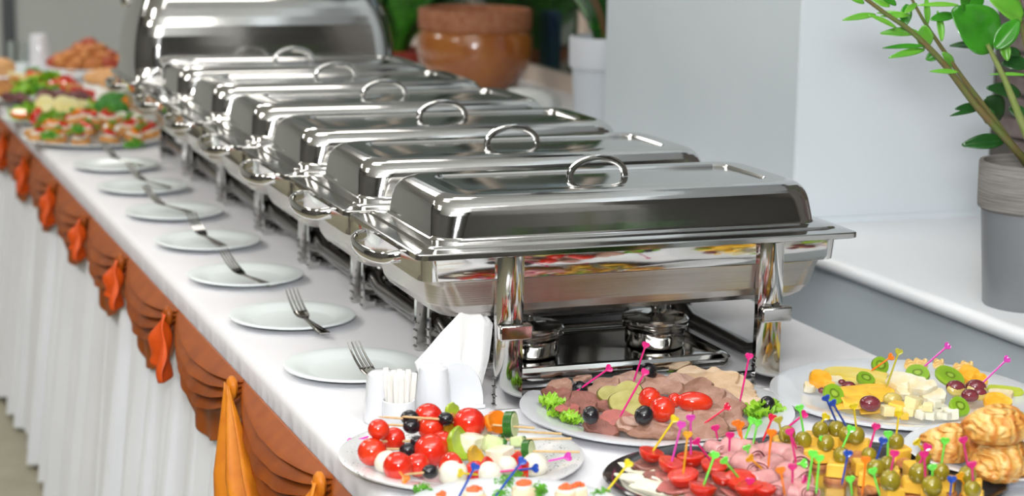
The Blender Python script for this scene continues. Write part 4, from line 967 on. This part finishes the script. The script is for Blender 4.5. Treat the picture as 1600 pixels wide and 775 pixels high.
for a, b, col, h, lb in [((778, 105), (645, 197), 'orange', .034, 'orange pick leaning right at the back of the fruit plate'), ((822, 68), (740, 300), 'olive', .034, 'yellow-green pick stuck in the fruit plate middle'), ((1130, 36), (970, 176), 'violet', .034, 'violet pick leaning right, tallest of the fruit plate'), ((1502, 118), (1330, 284), 'violet', .030, 'violet pick leaning right at the right end of the fruit plate')]:
    pick_thing(lb, (1200+a[0]/4, 530+a[1]/4), (1200+b[0]/4, 530+b[1]/4), col, h)

# ================================================================== PASTRY PLATE
PF = Vector((.905, -.375, T+.001))
PF = at(1575, 706, .022); PF.z = T+.001
o = obj('pastry_plate', lathe(raised_prof(.122, .025)[::-1], 72), china_b, loc=PF); tag(o, 'round white plate with three braided pastries at the right edge', 'plate')
def pastry(label, X, Y, rx, rz_, h, seed):
    P = c5(X, Y, h); a = psz(rx*1.18/3.81, P); c = psz(rz_*1.12/3.81, P)
    t = thing('puff_pastry', label, 'pastry', P, (0, 0, -YAW+.2*seed), 'braided puff pastries')
    v, f = ell((a, a*.75, c), 96, 60)
    W_ = []
    for p in v:
        p = Vector(p); d = Vector((p.x/a, p.y/a/.75, p.z/c)); n1 = mnoise.noise(d*1.3+Vector((seed*3, 0, 0))); n2 = mnoise.noise(d*2.6+Vector((0, seed*5, 0)))
        # two crossing sets of rolled strands
        u1 = (d.x*.9+d.z*.8+.9*n1)*3.0+seed; u2 = (d.x*.7-d.z*1.1+.8*n2)*3.4
        r1_ = abs(math.sin(u1*PI/2)); r2_ = abs(math.sin(u2*PI/2)); rid = max(r1_, r2_*.9*(1 if n1 > -.05 else .4))
        fl = abs(((u1+n2)*5) % 2-1)
        k = .93+.12*n1+.16*(rid-.5)+.022*fl+.03*mnoise.noise(d*9)
        q_ = Vector((p.x*k, p.y*k, p.z*k)); q_.z = max(q_.z, -c*.72); W_.append(q_)
    obj('crust', (W_, f), pastry_m, t, sharp=80)
    for s0, ang, rr0 in ((0, .2, .42), (1, 1.9, .30)):
        pts = []
        for i in range(26):
            u = i/25; th_ = ang+u*4.6; r = rr0*(1.0-.55*u); x = r*math.cos(th_)*1.5+.1*s0; y = r*math.sin(th_)-.25
            zz_ = math.sqrt(max(.08, 1-x*x-y*y)); pts.append((x*a, y*a*.75, c*(zz_*.97+.05)))
        obj('dough_strand', tube(pts, [a*(.03+.085*max(0, math.sin(PI*i/25))**.5) for i in range(26)], 12, flat=.5), pastry_m, t)
    return t
nt = pastry_m.node_tree; N = nt.nodes; b = N['Principled BSDF']
wv = N.new('ShaderNodeTexWave'); wv.inputs['Scale'].default_value = 22; wv.inputs['Distortion'].default_value = 9; wv.inputs['Detail'].default_value = 4; wv.inputs['Detail Scale'].default_value = 1.2
tcn = N.new('ShaderNodeTexCoord'); nt.links.new(tcn.outputs['Object'], wv.inputs[0])
nz = N.new('ShaderNodeTexNoise'); nz.inputs['Scale'].default_value = 26; nz.inputs['Detail'].default_value = 6; nt.links.new(tcn.outputs['Object'], nz.inputs[0])
m1 = N.new('ShaderNodeMath'); m1.operation = 'MULTIPLY_ADD'; m1.inputs[1].default_value = .35; nt.links.new(wv.outputs[1], m1.inputs[0])
m2 = N.new('ShaderNodeMath'); m2.operation = 'MULTIPLY_ADD'; m2.inputs[1].default_value = 1.6; m2.inputs[2].default_value = -.5; nt.links.new(nz.outputs[0], m2.inputs[0]); nt.links.new(m2.outputs[0], m1.inputs[2])
rp = N.new('ShaderNodeValToRGB'); e = rp.color_ramp.elements; e[0].position = .12; e[0].color = (.84, .60, .24, 1); e[1].position = .95; e[1].color = (.32, .07, .012, 1)
q_ = e.new(.45); q_.color = (.76, .40, .09, 1); q_ = e.new(.70); q_.color = (.62, .22, .03, 1)
nt.links.new(m1.outputs[0], rp.inputs[0]); nt.links.new(rp.outputs[0], b.inputs['Base Color'])
bp = N.new('ShaderNodeBump'); bp.inputs['Strength'].default_value = .8; bp.inputs['Distance'].default_value = .0015; nt.links.new(wv.outputs[1], bp.inputs['Height']); nt.links.new(bp.outputs[0], b.inputs['Normal'])
pastry('golden braided pastry at the left of the three, lowest on the plate', 1170, 285, 165, 105, .040, 1)
pastry('golden braided pastry on top of the others', 1440, 175, 185, 105, .080, 2)
pastry('golden braided pastry at the front right', 1480, 385, 190, 115, .038, 3)

# ================================================================== CAVIAR CANAPE PLATE (bottom)
PD = at(808, 803, .025); PD.z = T+.001
o = obj('canape_plate', lathe(raised_prof(.125, .026)[::-1], 72), china_b, loc=PD); tag(o, 'white plate of red roe canapes cut by the bottom edge of the picture', 'plate')
def Dpt(X, Y, h): return at(630+X/4.324, 680+Y/4.324, h)
for i, (X, Y, rx, nr, lb) in enumerate([(480, 372, 74, 26, 'roe canape between the two blue picks'), (818, 330, 76, 22, 'roe canape behind the parsley, right of the blue pick'), (1100, 358, 70, 16, 'roe canape at the right with two small heaps'), (262, 408, 50, 10, 'roe canape at the left beside the parsley'), (1180, 345, 60, 8, 'bread canape with few roe pearls at the far right')]):
    P = Dpt(X, Y+8, .034); a = psz(rx/4.324, P)*1.15; base = Vector((P.x, P.y, T+.0185))
    t = thing('roe_canape', lb, 'canape', base, (0, 0, 0), 'red roe canapes')
    obj('bread_base', xf(slab(a, a*.8, .011, .1, square=.3, seed=i), None, (0, 0, .0075)), toast, t)
    obj('butter', xf(slab(a*.85, a*.65, .004, .15, seed=i+4), None, (0, 0, .0145)), mozz, t)
    bead = ell(.0024, 8, 6); ms = []
    for k in range(nr*2):
        an = rnd.uniform(0, 6.28); rd = a*.55*math.sqrt(rnd.random()); ms.append(xf(bead, None, (rd*math.cos(an), rd*.7*math.sin(an), .0178+.0045*(1-rd/a/.55)*rnd.random())))
    tag(obj('roe', join(*ms), roe_m, t), None, None, kind='stuff')
for i, (X, Y, r, lb) in enumerate([(130, 378, 66, 'parsley sprig at the left end of the roe canape plate'), (690, 330, 62, 'parsley sprig behind the roe canapes by the blue pick'), (775, 272, 45, 'high parsley sprig touching the mozzarella'), (660, 402, 50, 'parsley sprig at the bottom edge beneath the blue pick'), (900, 395, 80, 'broad parsley sprig in the middle of the roe canape plate'), (1335, 402, 55, 'parsley sprig at the right end beneath a yellow pick')]):
    P = Dpt(X, Y+8, .022); parsley(P, psz(r/4.324, P)*1.35, i, label=lb, grp='parsley on the roe canape plate')
for a, b, col, lb in [((492, 200), (372, 425), 'blue', 'left blue pick slanting over the roe canapes'), ((812, 162), (615, 425), 'blue', 'right blue pick slanting over the roe canapes')]:
    pick_thing(lb, (630+a[0]/4.324, 680+a[1]/4.324), (630+b[0]/4.324, 680+b[1]/4.324), col, .02)
pick_thing('yellow pick slanting left between the roe plate and the dark tray', px3((208, 478)), px3((5, 735)), 'yellow', .02)

# ================================================================== WINDOW SILL: PLANTS AND BOWL
pot_m = M('grey_pot', (.20, .21, .225), .5, col2=(.18, .19, .205), scale=6, coat=.2)
band_m = M('ribbed_grey_band', (.17, .16, .152), .8, col2=(.27, .255, .24), scale=60, stretch=(.25, .25, 5), bump=1, bscale=70, lo=.3, hi=.7)
def pot(t, rb, rt, h, hb, mp_, mb):
    obj('pot', lathe([(0, 0), (rb*.97, 0), (rb, .003), (rt*.93, h-hb), (rt*.93, h-.02), (rt*.86, h-.03), (0, h-.03)], 48), mp_, t)
    obj('pot_band', lathe([(rt*.93, h-hb-.004), (rt*.99, h-hb), (rt, h-hb+.006), (rt*1.01, h-.004), (rt*.995, h), (rt*.93, h), (rt*.91, h-.004), (rt*.91, h-.035)], 48), mb, t)
    obj('soil', lathe([(0, h-.018), (rt*.5, h-.016), (rt*.92, h-.022)][::-1], 32), soil_m, t)
PP = Vector((1.190, .172, S0))
zz = thing('potted_plant', 'glossy dark green houseplant with thick stems in a grey pot on the near window sill', 'plant', PP)
pot(zz, .066, .083, .222, .070, pot_m, band_m)
def leafm(ln, wd, curl=.15):
    def fn(u, v):
        w_ = wd*max(0, math.sin(PI*min(1, u*.93+.035)))**.75*(1-.25*u)
        x = (v-.5)*w_; return (x, u*ln, abs(x)*.35-curl*ln*(u*u))
    return sheet(fn, 12, 6)
def stempath(pts, ys):
    return [atY(x, y, yy) for (x, y), yy in zip(pts, ys)]
def smooth_path(P, n=6):
    out = []
    for i in range(len(P)-1):
        p0, p1, p2, p3 = P[max(i-1, 0)], P[i], P[i+1], P[min(i+2, len(P)-1)]
        for j in range(n):
            t_ = j/n; out.append(.5*((2*p1)+(-p0+p2)*t_+(2*p0-5*p1+4*p2-p3)*t_*t_+(-p0+3*p1-3*p2+p3)*t_**3))
    out.append(P[-1]); return out
stems = [([(1612, 262), (1570, 215), (1525, 165), (1475, 100), (1425, 50), (1385, 22), (1335, -15)], .14, .0052, stem_m), ([(1606, 262), (1560, 195), (1510, 130), (1475, 80), (1445, 35), (1420, -10)], .155, .0038, stem_m), ([(1622, 250), (1596, 190), (1570, 125), (1543, 70)], .115, .0062, stem_g), ([(1640, 250), (1625, 150), (1600, 60), (1590, -20)], .19, .005, stem_m)]
for pts, yy, r, mt in stems:
    P = smooth_path([atY(x, y, yy+(.0 if i else .01)) for i, (x, y) in enumerate(pts)]); n_ = len(P)
    rs = [r*(1.25-.75*i/(n_-1)) for i in range(n_)]
    obj('stem', tube([p-PP for p in P], rs, 10), mt, zz)
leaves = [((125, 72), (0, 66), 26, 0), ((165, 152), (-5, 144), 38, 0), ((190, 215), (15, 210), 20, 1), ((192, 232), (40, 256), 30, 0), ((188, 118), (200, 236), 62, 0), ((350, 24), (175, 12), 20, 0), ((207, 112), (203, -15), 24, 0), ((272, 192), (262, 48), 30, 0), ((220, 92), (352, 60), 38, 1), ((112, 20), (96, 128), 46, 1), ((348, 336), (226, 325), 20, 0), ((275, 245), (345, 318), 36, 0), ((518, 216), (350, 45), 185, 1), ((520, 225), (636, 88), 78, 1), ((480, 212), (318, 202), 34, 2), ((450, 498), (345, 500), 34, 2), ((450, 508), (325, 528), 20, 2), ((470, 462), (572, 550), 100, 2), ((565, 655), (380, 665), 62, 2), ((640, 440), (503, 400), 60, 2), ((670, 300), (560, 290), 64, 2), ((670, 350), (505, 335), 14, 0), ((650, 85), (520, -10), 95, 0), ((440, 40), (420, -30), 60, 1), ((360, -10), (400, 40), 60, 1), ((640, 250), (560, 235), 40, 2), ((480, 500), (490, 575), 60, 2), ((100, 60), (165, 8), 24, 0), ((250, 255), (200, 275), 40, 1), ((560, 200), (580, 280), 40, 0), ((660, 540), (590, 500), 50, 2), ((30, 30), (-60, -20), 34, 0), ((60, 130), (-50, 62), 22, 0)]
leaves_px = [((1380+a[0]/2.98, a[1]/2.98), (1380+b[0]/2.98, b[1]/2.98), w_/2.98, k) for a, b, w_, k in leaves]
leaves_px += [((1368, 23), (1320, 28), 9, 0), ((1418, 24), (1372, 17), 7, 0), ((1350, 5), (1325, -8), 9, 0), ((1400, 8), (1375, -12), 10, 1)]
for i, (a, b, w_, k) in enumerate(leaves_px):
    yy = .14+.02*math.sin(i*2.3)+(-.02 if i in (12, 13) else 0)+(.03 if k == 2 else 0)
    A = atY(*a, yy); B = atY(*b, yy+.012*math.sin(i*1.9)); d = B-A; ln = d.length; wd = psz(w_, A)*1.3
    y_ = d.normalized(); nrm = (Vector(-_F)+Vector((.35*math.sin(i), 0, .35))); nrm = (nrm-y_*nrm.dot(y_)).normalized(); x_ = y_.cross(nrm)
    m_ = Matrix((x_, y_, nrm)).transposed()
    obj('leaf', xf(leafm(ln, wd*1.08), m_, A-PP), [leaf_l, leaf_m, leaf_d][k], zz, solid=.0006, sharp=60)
# far grey pot with bushy plant
FP = Vector((1.335, 2.12, S0))
f2 = thing('potted_plant', 'blurred tall grey pot of dark foliage on the far window sill beside the pilaster', 'plant', FP)
pot(f2, .080, .098, .245, .075, M('light_grey_pot', (.50, .53, .57), .5), M('light_grey_band', (.56, .58, .62), .6))
def fronds(t, n, r0, hh, mt, seed, z0, spread=.6, wd=.02, nm='leaf'):
    rr = random.Random(seed)
    for i in range(n):
        a = rr.uniform(0, 6.28); sp_ = spread*rr.uniform(.3, 1); ln = hh*rr.uniform(.6, 1)
        P = [Vector((r0*math.cos(a)*.4, r0*math.sin(a)*.4, z0))]
        for k in range(1, 6):
            u = k/5; P.append(P[0]+Vector((math.cos(a)*sp_*ln*u**1.5, math.sin(a)*sp_*ln*u**1.5, ln*u*(1-.35*sp_*u))))
        side = Vector((-math.sin(a), math.cos(a), 0)); V = []; Fc = []
        for k, p in enumerate(P):
            w_ = wd*math.sin(PI*(k+.4)/5.8); V += [p-side*w_, p+Vector((0, 0, -w_*.3)), p+side*w_]
        for k in range(5):
            b_ = k*3; Fc += [(b_, b_+1, b_+4, b_+3), (b_+1, b_+2, b_+5, b_+4)]
        obj(nm, (V, Fc), mt[i % len(mt)], t)
fronds(f2, 46, .08, .34, [leaf_d, leaf_m, leaf_d, M('brown_leaf', (.14, .08, .03), .6)], 3, .215, .8, .016)
# wide brown ceramic bowl
clay = M('glazed_brown_clay', (.36, .13, .025), .22, col2=(.27, .075, .015), scale=9, coat=.6)
clay_d = M('matte_clay_rim', (.27, .085, .032), .7, col2=(.36, .15, .07), scale=50)
BP = atY(741, 140, 3.12); BP.z = S0
R_ = .158
bw = thing('ceramic_bowl', 'big blurred brown clay pot with a darker rim band on the far sill', 'pot', BP)
obj('body', lathe([(x*1.05, z*1.28) for x, z in [(0, 0), (.085, 0), (.094, .006), (.132, .034), (.155, .066), (.163, .096), (.162, .122), (.155, .138), (.150, .143)]], 56), clay, bw)
obj('rim', lathe([(x*1.05, z*1.28) for x, z in [(.150, .142), (.1565, .144), (.1585, .150), (.1590, .182), (.157, .188), (.150, .190), (.142, .187), (.142, .150), (.10, .13), (0, .12)]], 56), clay_d, bw)
obj('seal', xf(ell((.030, .006, .022), 12, 8), rot(.35, 0, -.45), (-.080, -.132, .098)), M('pale_patch', (.62, .40, .28), .4), bw)
# crumpled white cloth beside the bowl
P = atY(825, 140, 2.62); P.z = S0
v, f = ell((.085, .07, .04), 36, 18, .35, 1.6, 5)
o = obj('crumpled_cloth', ([(p[0], p[1], max(p[2], -.02)+.02) for p in v], f), M('pale_cloth', (.66, .68, .66), .8), loc=P); tag(o, 'crumpled white cloth on the sill between the brown pot and the grey pot', 'cloth')
# bushy green plant in a red pot behind the domed dish
GP = Vector((1.36, 3.95, S0))
g = thing('potted_plant', 'bright green bushy plant in a small red pot behind the domed chafing dish', 'plant', GP)
obj('pot', lathe([(0, 0), (.10, 0), (.12, .045), (.125, .05), (.115, .05), (.11, .04), (0, .04)], 32), M('red_pot', (.42, .05, .03), .5), g)
lime = M('lime_leaf', (.06, .30, .02), .5, col2=(.03, .16, .012), scale=18)
fronds(g, 150, .1, .42, [lime, leaf_m, lime, leaf_d], 8, .04, .95, .034)
# floor plant past the near end of the table; the nearest lid mirrors it
tf_ = thing('floor_plant', 'tall leafy green plant in a dark floor pot past the near end of the table', 'plant', (.80, -1.02, 0))
obj('pot', lathe([(0, 0), (.13, 0), (.17, .34), (.175, .36), (.16, .36), (.15, .3), (0, .3)], 32), M('dark_floor_pot', (.05, .045, .04), .4), tf_)
obj('stem', tube([(0, 0, .3), (.01, 0, .8), (-.01, .01, 1.1)], .012, 8), stem_m, tf_)
fronds(tf_, 90, .1, .62, [leaf_m, leaf_d, lime, leaf_d], 15, .50, .55, .030)
# blue box and cream bottles on the far sill
P = atY(720, 12, 4.3); o = obj('storage_box', box(.05, .07, .20, .004, c=(0, 0, .10)), M('blue_box', (.01, .03, .22), .5), loc=(1.47, 3.55, S0)); tag(o, 'dark blue box on the far window sill behind the brown pot', 'box')
for i, (x, y) in enumerate([(1.40, 3.42), (1.50, 3.25)]):
    o = obj('bottle', lathe([(0, 0), (.03, 0), (.032, .004), (.032, .13), (.012, .17), (.011, .21), (0, .21)], 20), M('cream_plastic', (.62, .50, .40), .4), loc=(x, y, S0)); tag(o, ['left', 'right'][i]+' cream bottle behind the brown pot on the far sill', 'bottle')

# ================================================================== FAR PLATTERS (left background)
def far_plate(cx_, cy_, rpx, label, h=0.0, name='serving_platter', foot=0):
    P = at(cx_, cy_, h); P.z = T+.001; r = psz(rpx, P)
    if foot:
        t = thing(name, label, 'platter', P)
        obj('dish', lathe([(x, z+foot) for x, z in plate_prof(r, .016)][::-1], 56), china, t); obj('stem', lathe([(0, 0), (.05, 0), (.05, .004), (.015, .012), (.012, foot)], 24), china, t)
    else:
        o = obj(name, lathe(plate_prof(r, .016)[::-1], 56), china, loc=P); tag(o, label, 'platter')
    return P, r
P1, r1 = far_plate(148, 222, 110, 'nearest of the far platters, round and white with toast canapes')
frr = random.Random(11)
def toast_canape(P, label, s=.030, seed=0, rz=0, grp='toast canapes on the nearest far platter'):
    t = thing('toast_canape', label, 'canape', P, (frr.uniform(-.2, .2), frr.uniform(-.25, .25), rz), grp)
    obj('toast', slab(s, s*.72, .012, .1, square=.2, seed=seed), M('far_toast', (.66, .34, .10), .7, col2=(.55, .22, .05), scale=60), t)
    obj('cream', xf(slab(s*.8, s*.5, .006, .2, seed=seed+2), None, (0, 0, .009)), mozz, t)
    obj('tomato_piece', xf(slab(s*.55, s*.3, .010, .15, seed=seed+1), rot(.3, .4*(-1)**seed, seed), (0, 0, .017)), tomato_m if seed % 3 else pep_o, t)
    parsley(Vector((s*.2*(-1)**seed, 0, .024)), s*.42, seed, t)
    return t
k = 0
for ring, n_, hh in ((.80, 13, .022), (.52, 9, .036), (.24, 5, .056)):
    for j in range(n_):
        a = 2*PI*j/n_+ring*3; P = P1+Vector((r1*ring*math.cos(a), r1*ring*.95*math.sin(a), hh))
        toast_canape(P, 'toast canape with tomato in the '+{.80: 'outer', .52: 'middle', .24: 'top'}[ring]+' ring of the nearest far platter, '+where16(a), .032, k, a); k += 1
for j, (X, Y, s) in enumerate([(78, 208, .03), (145, 190, .028), (210, 222, .03), (180, 186, .03), (120, 200, .028)]):
    P = at(X, Y+8, .045); parsley(P, s, j, label='dill and parsley sprig '+['at the left', 'on top', 'at the right', 'behind the top', 'left of the top'][j]+' of the nearest far platter', grp='sprigs on the nearest far platter')
# lettuce and lemon platter
P2, r2 = far_plate(100, 190, 95, 'second far platter, white, with lettuce and lemon slices')
for j in range(7):
    a = 2*PI*j/7; P = P2+Vector((r2*.58*math.cos(a), r2*.5*math.sin(a), .014)); lettuce('blurred lettuce leaf on the lemon platter '+['right', 'back right', 'back', 'left back', 'left', 'front left', 'front right'][j], P, .052, j+20, sz_=1.0, grp='lettuce on the lemon platter')
lemon_m = M('lemon_flesh', (.80, .68, .22), .4, col2=(.78, .74, .42), scale=60)
for j, (X, Y, lb) in enumerate([(70, 162, 'left round lemon slice standing on lettuce'), (98, 163, 'round lemon slice in the middle'), (112, 166, 'right round lemon slice'), (130, 170, 'lemon slice hidden by dill')]):
    P = at(X, Y, .06); o = obj('lemon_slice', slab(.026, .026, .008, .03, n=20), lemon_m, loc=P, rt=(1.0, .1*j, -YAW+.2*j)); tag(o, lb+' on the lemon platter', 'lemon', 'lemon slices')
for j, (X, Y) in enumerate([(30, 178), (150, 160), (168, 172), (55, 180)]):
    P = at(X, Y, .04); o = obj('tomato_wedge', slab(.022, .014, .014, .2, seed=j), [pep_o, tomato_m][j % 2], loc=P, rt=(.4, .3*j, j)); tag(o, ['orange wedge at the left', 'red tomato wedge behind the middle', 'orange wedge at the right', 'red tomato wedge near the left'][j]+' of the lemon platter', 'tomato', 'wedges on the lemon platter')
# egg and radish plate near the dishes
P3, r3 = far_plate(214, 192, 50, 'small far plate with egg, radish and broccoli beside the chafing dishes')
for j, (X, Y, mt, lb) in enumerate([(190, 185, mozz, 'left'), (205, 180, feta, 'top'), (218, 188, mozz, 'right')]):
    P = at(X, Y, .03); o = obj('egg_half', ell((.024, .02, .018), 16, 9), mt, loc=P); tag(o, lb+' white egg half on the small far plate', 'egg', 'egg halves')
for j, (X, Y) in enumerate([(182, 178), (228, 184), (200, 192)]):
    P = at(X, Y, .03); o = obj('radish', ell(.015, 14, 9), M('radish', (.55, .03, .08), .3), loc=P); tag(o, ['left', 'right', 'front'][j]+' red radish on the small far plate', 'radish', 'radishes')
broc = M('broccoli', (.03, .16, .02), .8, col2=(.06, .26, .03), scale=60, bump=1, bscale=90)
for j, (X, Y, s) in enumerate([(178, 160, .040), (165, 166, .032), (192, 158, .032), (184, 170, .03)]):
    P = at(X, Y, .05); t = thing('broccoli_floret', 'dark green broccoli floret, '+['largest', 'left', 'right', 'front'][j]+' of the far heap', 'broccoli', P, group='broccoli florets')
    v, f = ell((s, s, s*.7), 26, 16); obj('head', ([Vector(p)*(1+.16*mnoise.noise(Vector(p)*(3/s)+Vector((j, 0, 0)))) for p in v], f), broc, t); obj('stalk', tube([(0, 0, -.035), (0, 0, -s*.3)], [.009, .012], 10), flesh_green, t)
P = at(200, 160, .065); o = obj('carrot_flower', slab(.018, .018, .008, .3), pep_o, loc=P, rt=(.8, 0, 0)); tag(o, 'orange carrot flower on the broccoli heap', 'carrot')
# big mixed platter
P4, r4 = far_plate(85, 155, 120, 'wide third far platter, white, heaped with mixed vegetables and meat')
mix = [(10, 130, 'bread'), (28, 122, 'toast'), (45, 128, 'green'), (60, 112, 'red'), (75, 120, 'green'), (88, 132, 'red'), (100, 128, 'toast'), (115, 132, 'toast'), (128, 138, 'red'), (92, 146, 'meat'), (112, 148, 'meat'), (125, 146, 'meat'), (20, 146, 'meat'), (38, 142, 'green'), (62, 138, 'green'), (5, 140, 'toast'), (32, 116, 'pale'), (50, 118, 'orange'), (75, 128, 'orange'), (105, 122, 'red'), (40, 150, 'meat'), (70, 148, 'meat')]
mm_ = {'bread': (bread, 'brown bread piece'), 'toast': (M('far_toast', (.66, .34, .10)), 'golden fried piece'), 'green': (lettuce_m, 'green leaf'), 'red': (tomato_m, 'red tomato piece'), 'meat': (M('dark_meat', (.16, .05, .05), .5), 'dark sausage slice'), 'pale': (pale_cheese, 'pale cheese piece'), 'orange': (pep_o, 'orange pepper piece')}
spots = ['at the far left', 'left', 'left of the middle', 'near the top', 'at the top', 'upper middle', 'right of the middle', 'right', 'far right', 'front middle', 'front right', 'front far right', 'front far left', 'lower left', 'lower middle', 'at the left border', 'upper left', 'beside the top', 'under the top', 'upper right', 'front left', 'front, left of the middle']
for j, (X, Y, kk) in enumerate(mix):
    h = .03+max(0, (150-Y))*.0012; P = at(X, Y+6, h); mt, nm_ = mm_[kk]
    if kk == 'green':
        lettuce('blurred '+nm_+' '+spots[j]+' of the mixed platter', P, .044, j, sz_=.9, grp='food on the mixed platter'); continue
    o = obj('food_piece' if kk not in ('red', 'meat') else {'red': 'tomato_piece', 'meat': 'sausage_slice'}[kk], slab(.036, .026, .020, .2, wav=.1, seed=j, n=18), mt, loc=P, rt=(frr.uniform(0, .7), frr.uniform(-.5, .5), frr.uniform(0, 3)))
    tag(o, 'blurred '+nm_+' '+spots[j]+' of the mixed platter', 'food', 'food on the mixed platter')
for j, (X, Y) in enumerate([(52, 110), (70, 118), (35, 125), (60, 140), (82, 140)]):
    P = at(X, Y+6, .055-.004*j); parsley(P, .034, j, label='blurred parsley bunch '+['on top', 'right of the top', 'left of the top', 'at the front middle', 'at the front right'][j]+' of the mixed platter', grp='parsley on the mixed platter')
# fried pieces on a raised platter and another plate of them
P5, r5 = far_plate(140, 126, 66, 'raised far platter on a foot with fried golden pieces', foot=.03)
fried = M('fried_crust', (.60, .26, .07), .7, col2=(.42, .12, .03), scale=40, bump=1, bscale=80)
j = 0
for tier, n_, rr_, hh in (('outer', 11, .74, .058), ('second', 8, .50, .076), ('third', 5, .26, .096), ('top', 1, .0, .114)):
    for q_ in range(n_):
        a = 2*PI*q_/n_+rr_*4; P = P5+Vector((r5*rr_*math.cos(a), r5*rr_*math.sin(a), hh))
        o = obj('fried_piece', ell((.034, .026, .023), 16, 10, .3, 1.3, j), fried if j % 4 else M('red_glaze', (.42, .07, .03), .4), loc=P, rt=(0, .3*math.sin(j), j)); j += 1
        tag(o, 'crusty fried piece in the '+tier+' ring of the raised heap, '+(where16(a) if n_ > 1 else 'summit'), 'food', 'fried pieces on the raised platter')
P6, r6 = far_plate(170, 138, 40, 'far white plate with golden rolls behind the broccoli')
for j, (X, Y) in enumerate([(148, 120), (160, 116), (172, 114), (182, 120), (166, 124), (186, 126)]):
    P = at(X, Y+2, .03+.004*j); o = obj('bread_roll', ell((.036, .026, .022), 16, 10, .15, 1, j), M('roll_crust', (.68, .36, .14), .6), loc=P, rt=(0, 0, j)); tag(o, 'golden roll '+['left', 'rear left', 'rear right', 'right', 'in the middle', 'front right'][j]+' on the far white plate', 'bread', 'golden rolls')
P = at(62, 118, 0); o = obj('white_jug', lathe([(0, 0), (.03, 0), (.036, .004), (.034, .06), (.030, .12), (.026, .135), (.020, .137), (0, .137)], 28), china_b, loc=(P.x, P.y, T+.001)); tag(o, 'tall white porcelain shaker at the far left against the grey wall', 'shaker')
P = at(30, 118, 0); gl = obj('glass_tumbler', lathe([(.034, .11), (.030, .004), (0, .004), (0, 0), (.031, 0), (.036, .11)], 28), M('clear_glass', (.9, .95, .95), .03, trans=1), loc=(P.x, P.y, T+.001)); tag(gl, 'clear glass tumbler at the far left beside the white shaker', 'glass')
P = at(2, 105, .05); o = obj('bread_roll', ell((.045, .03, .03), 16, 10, .1), M('roll_crust', (.68, .36, .14)), loc=P); tag(o, 'blurred roll cut by the left picture edge', 'bread')
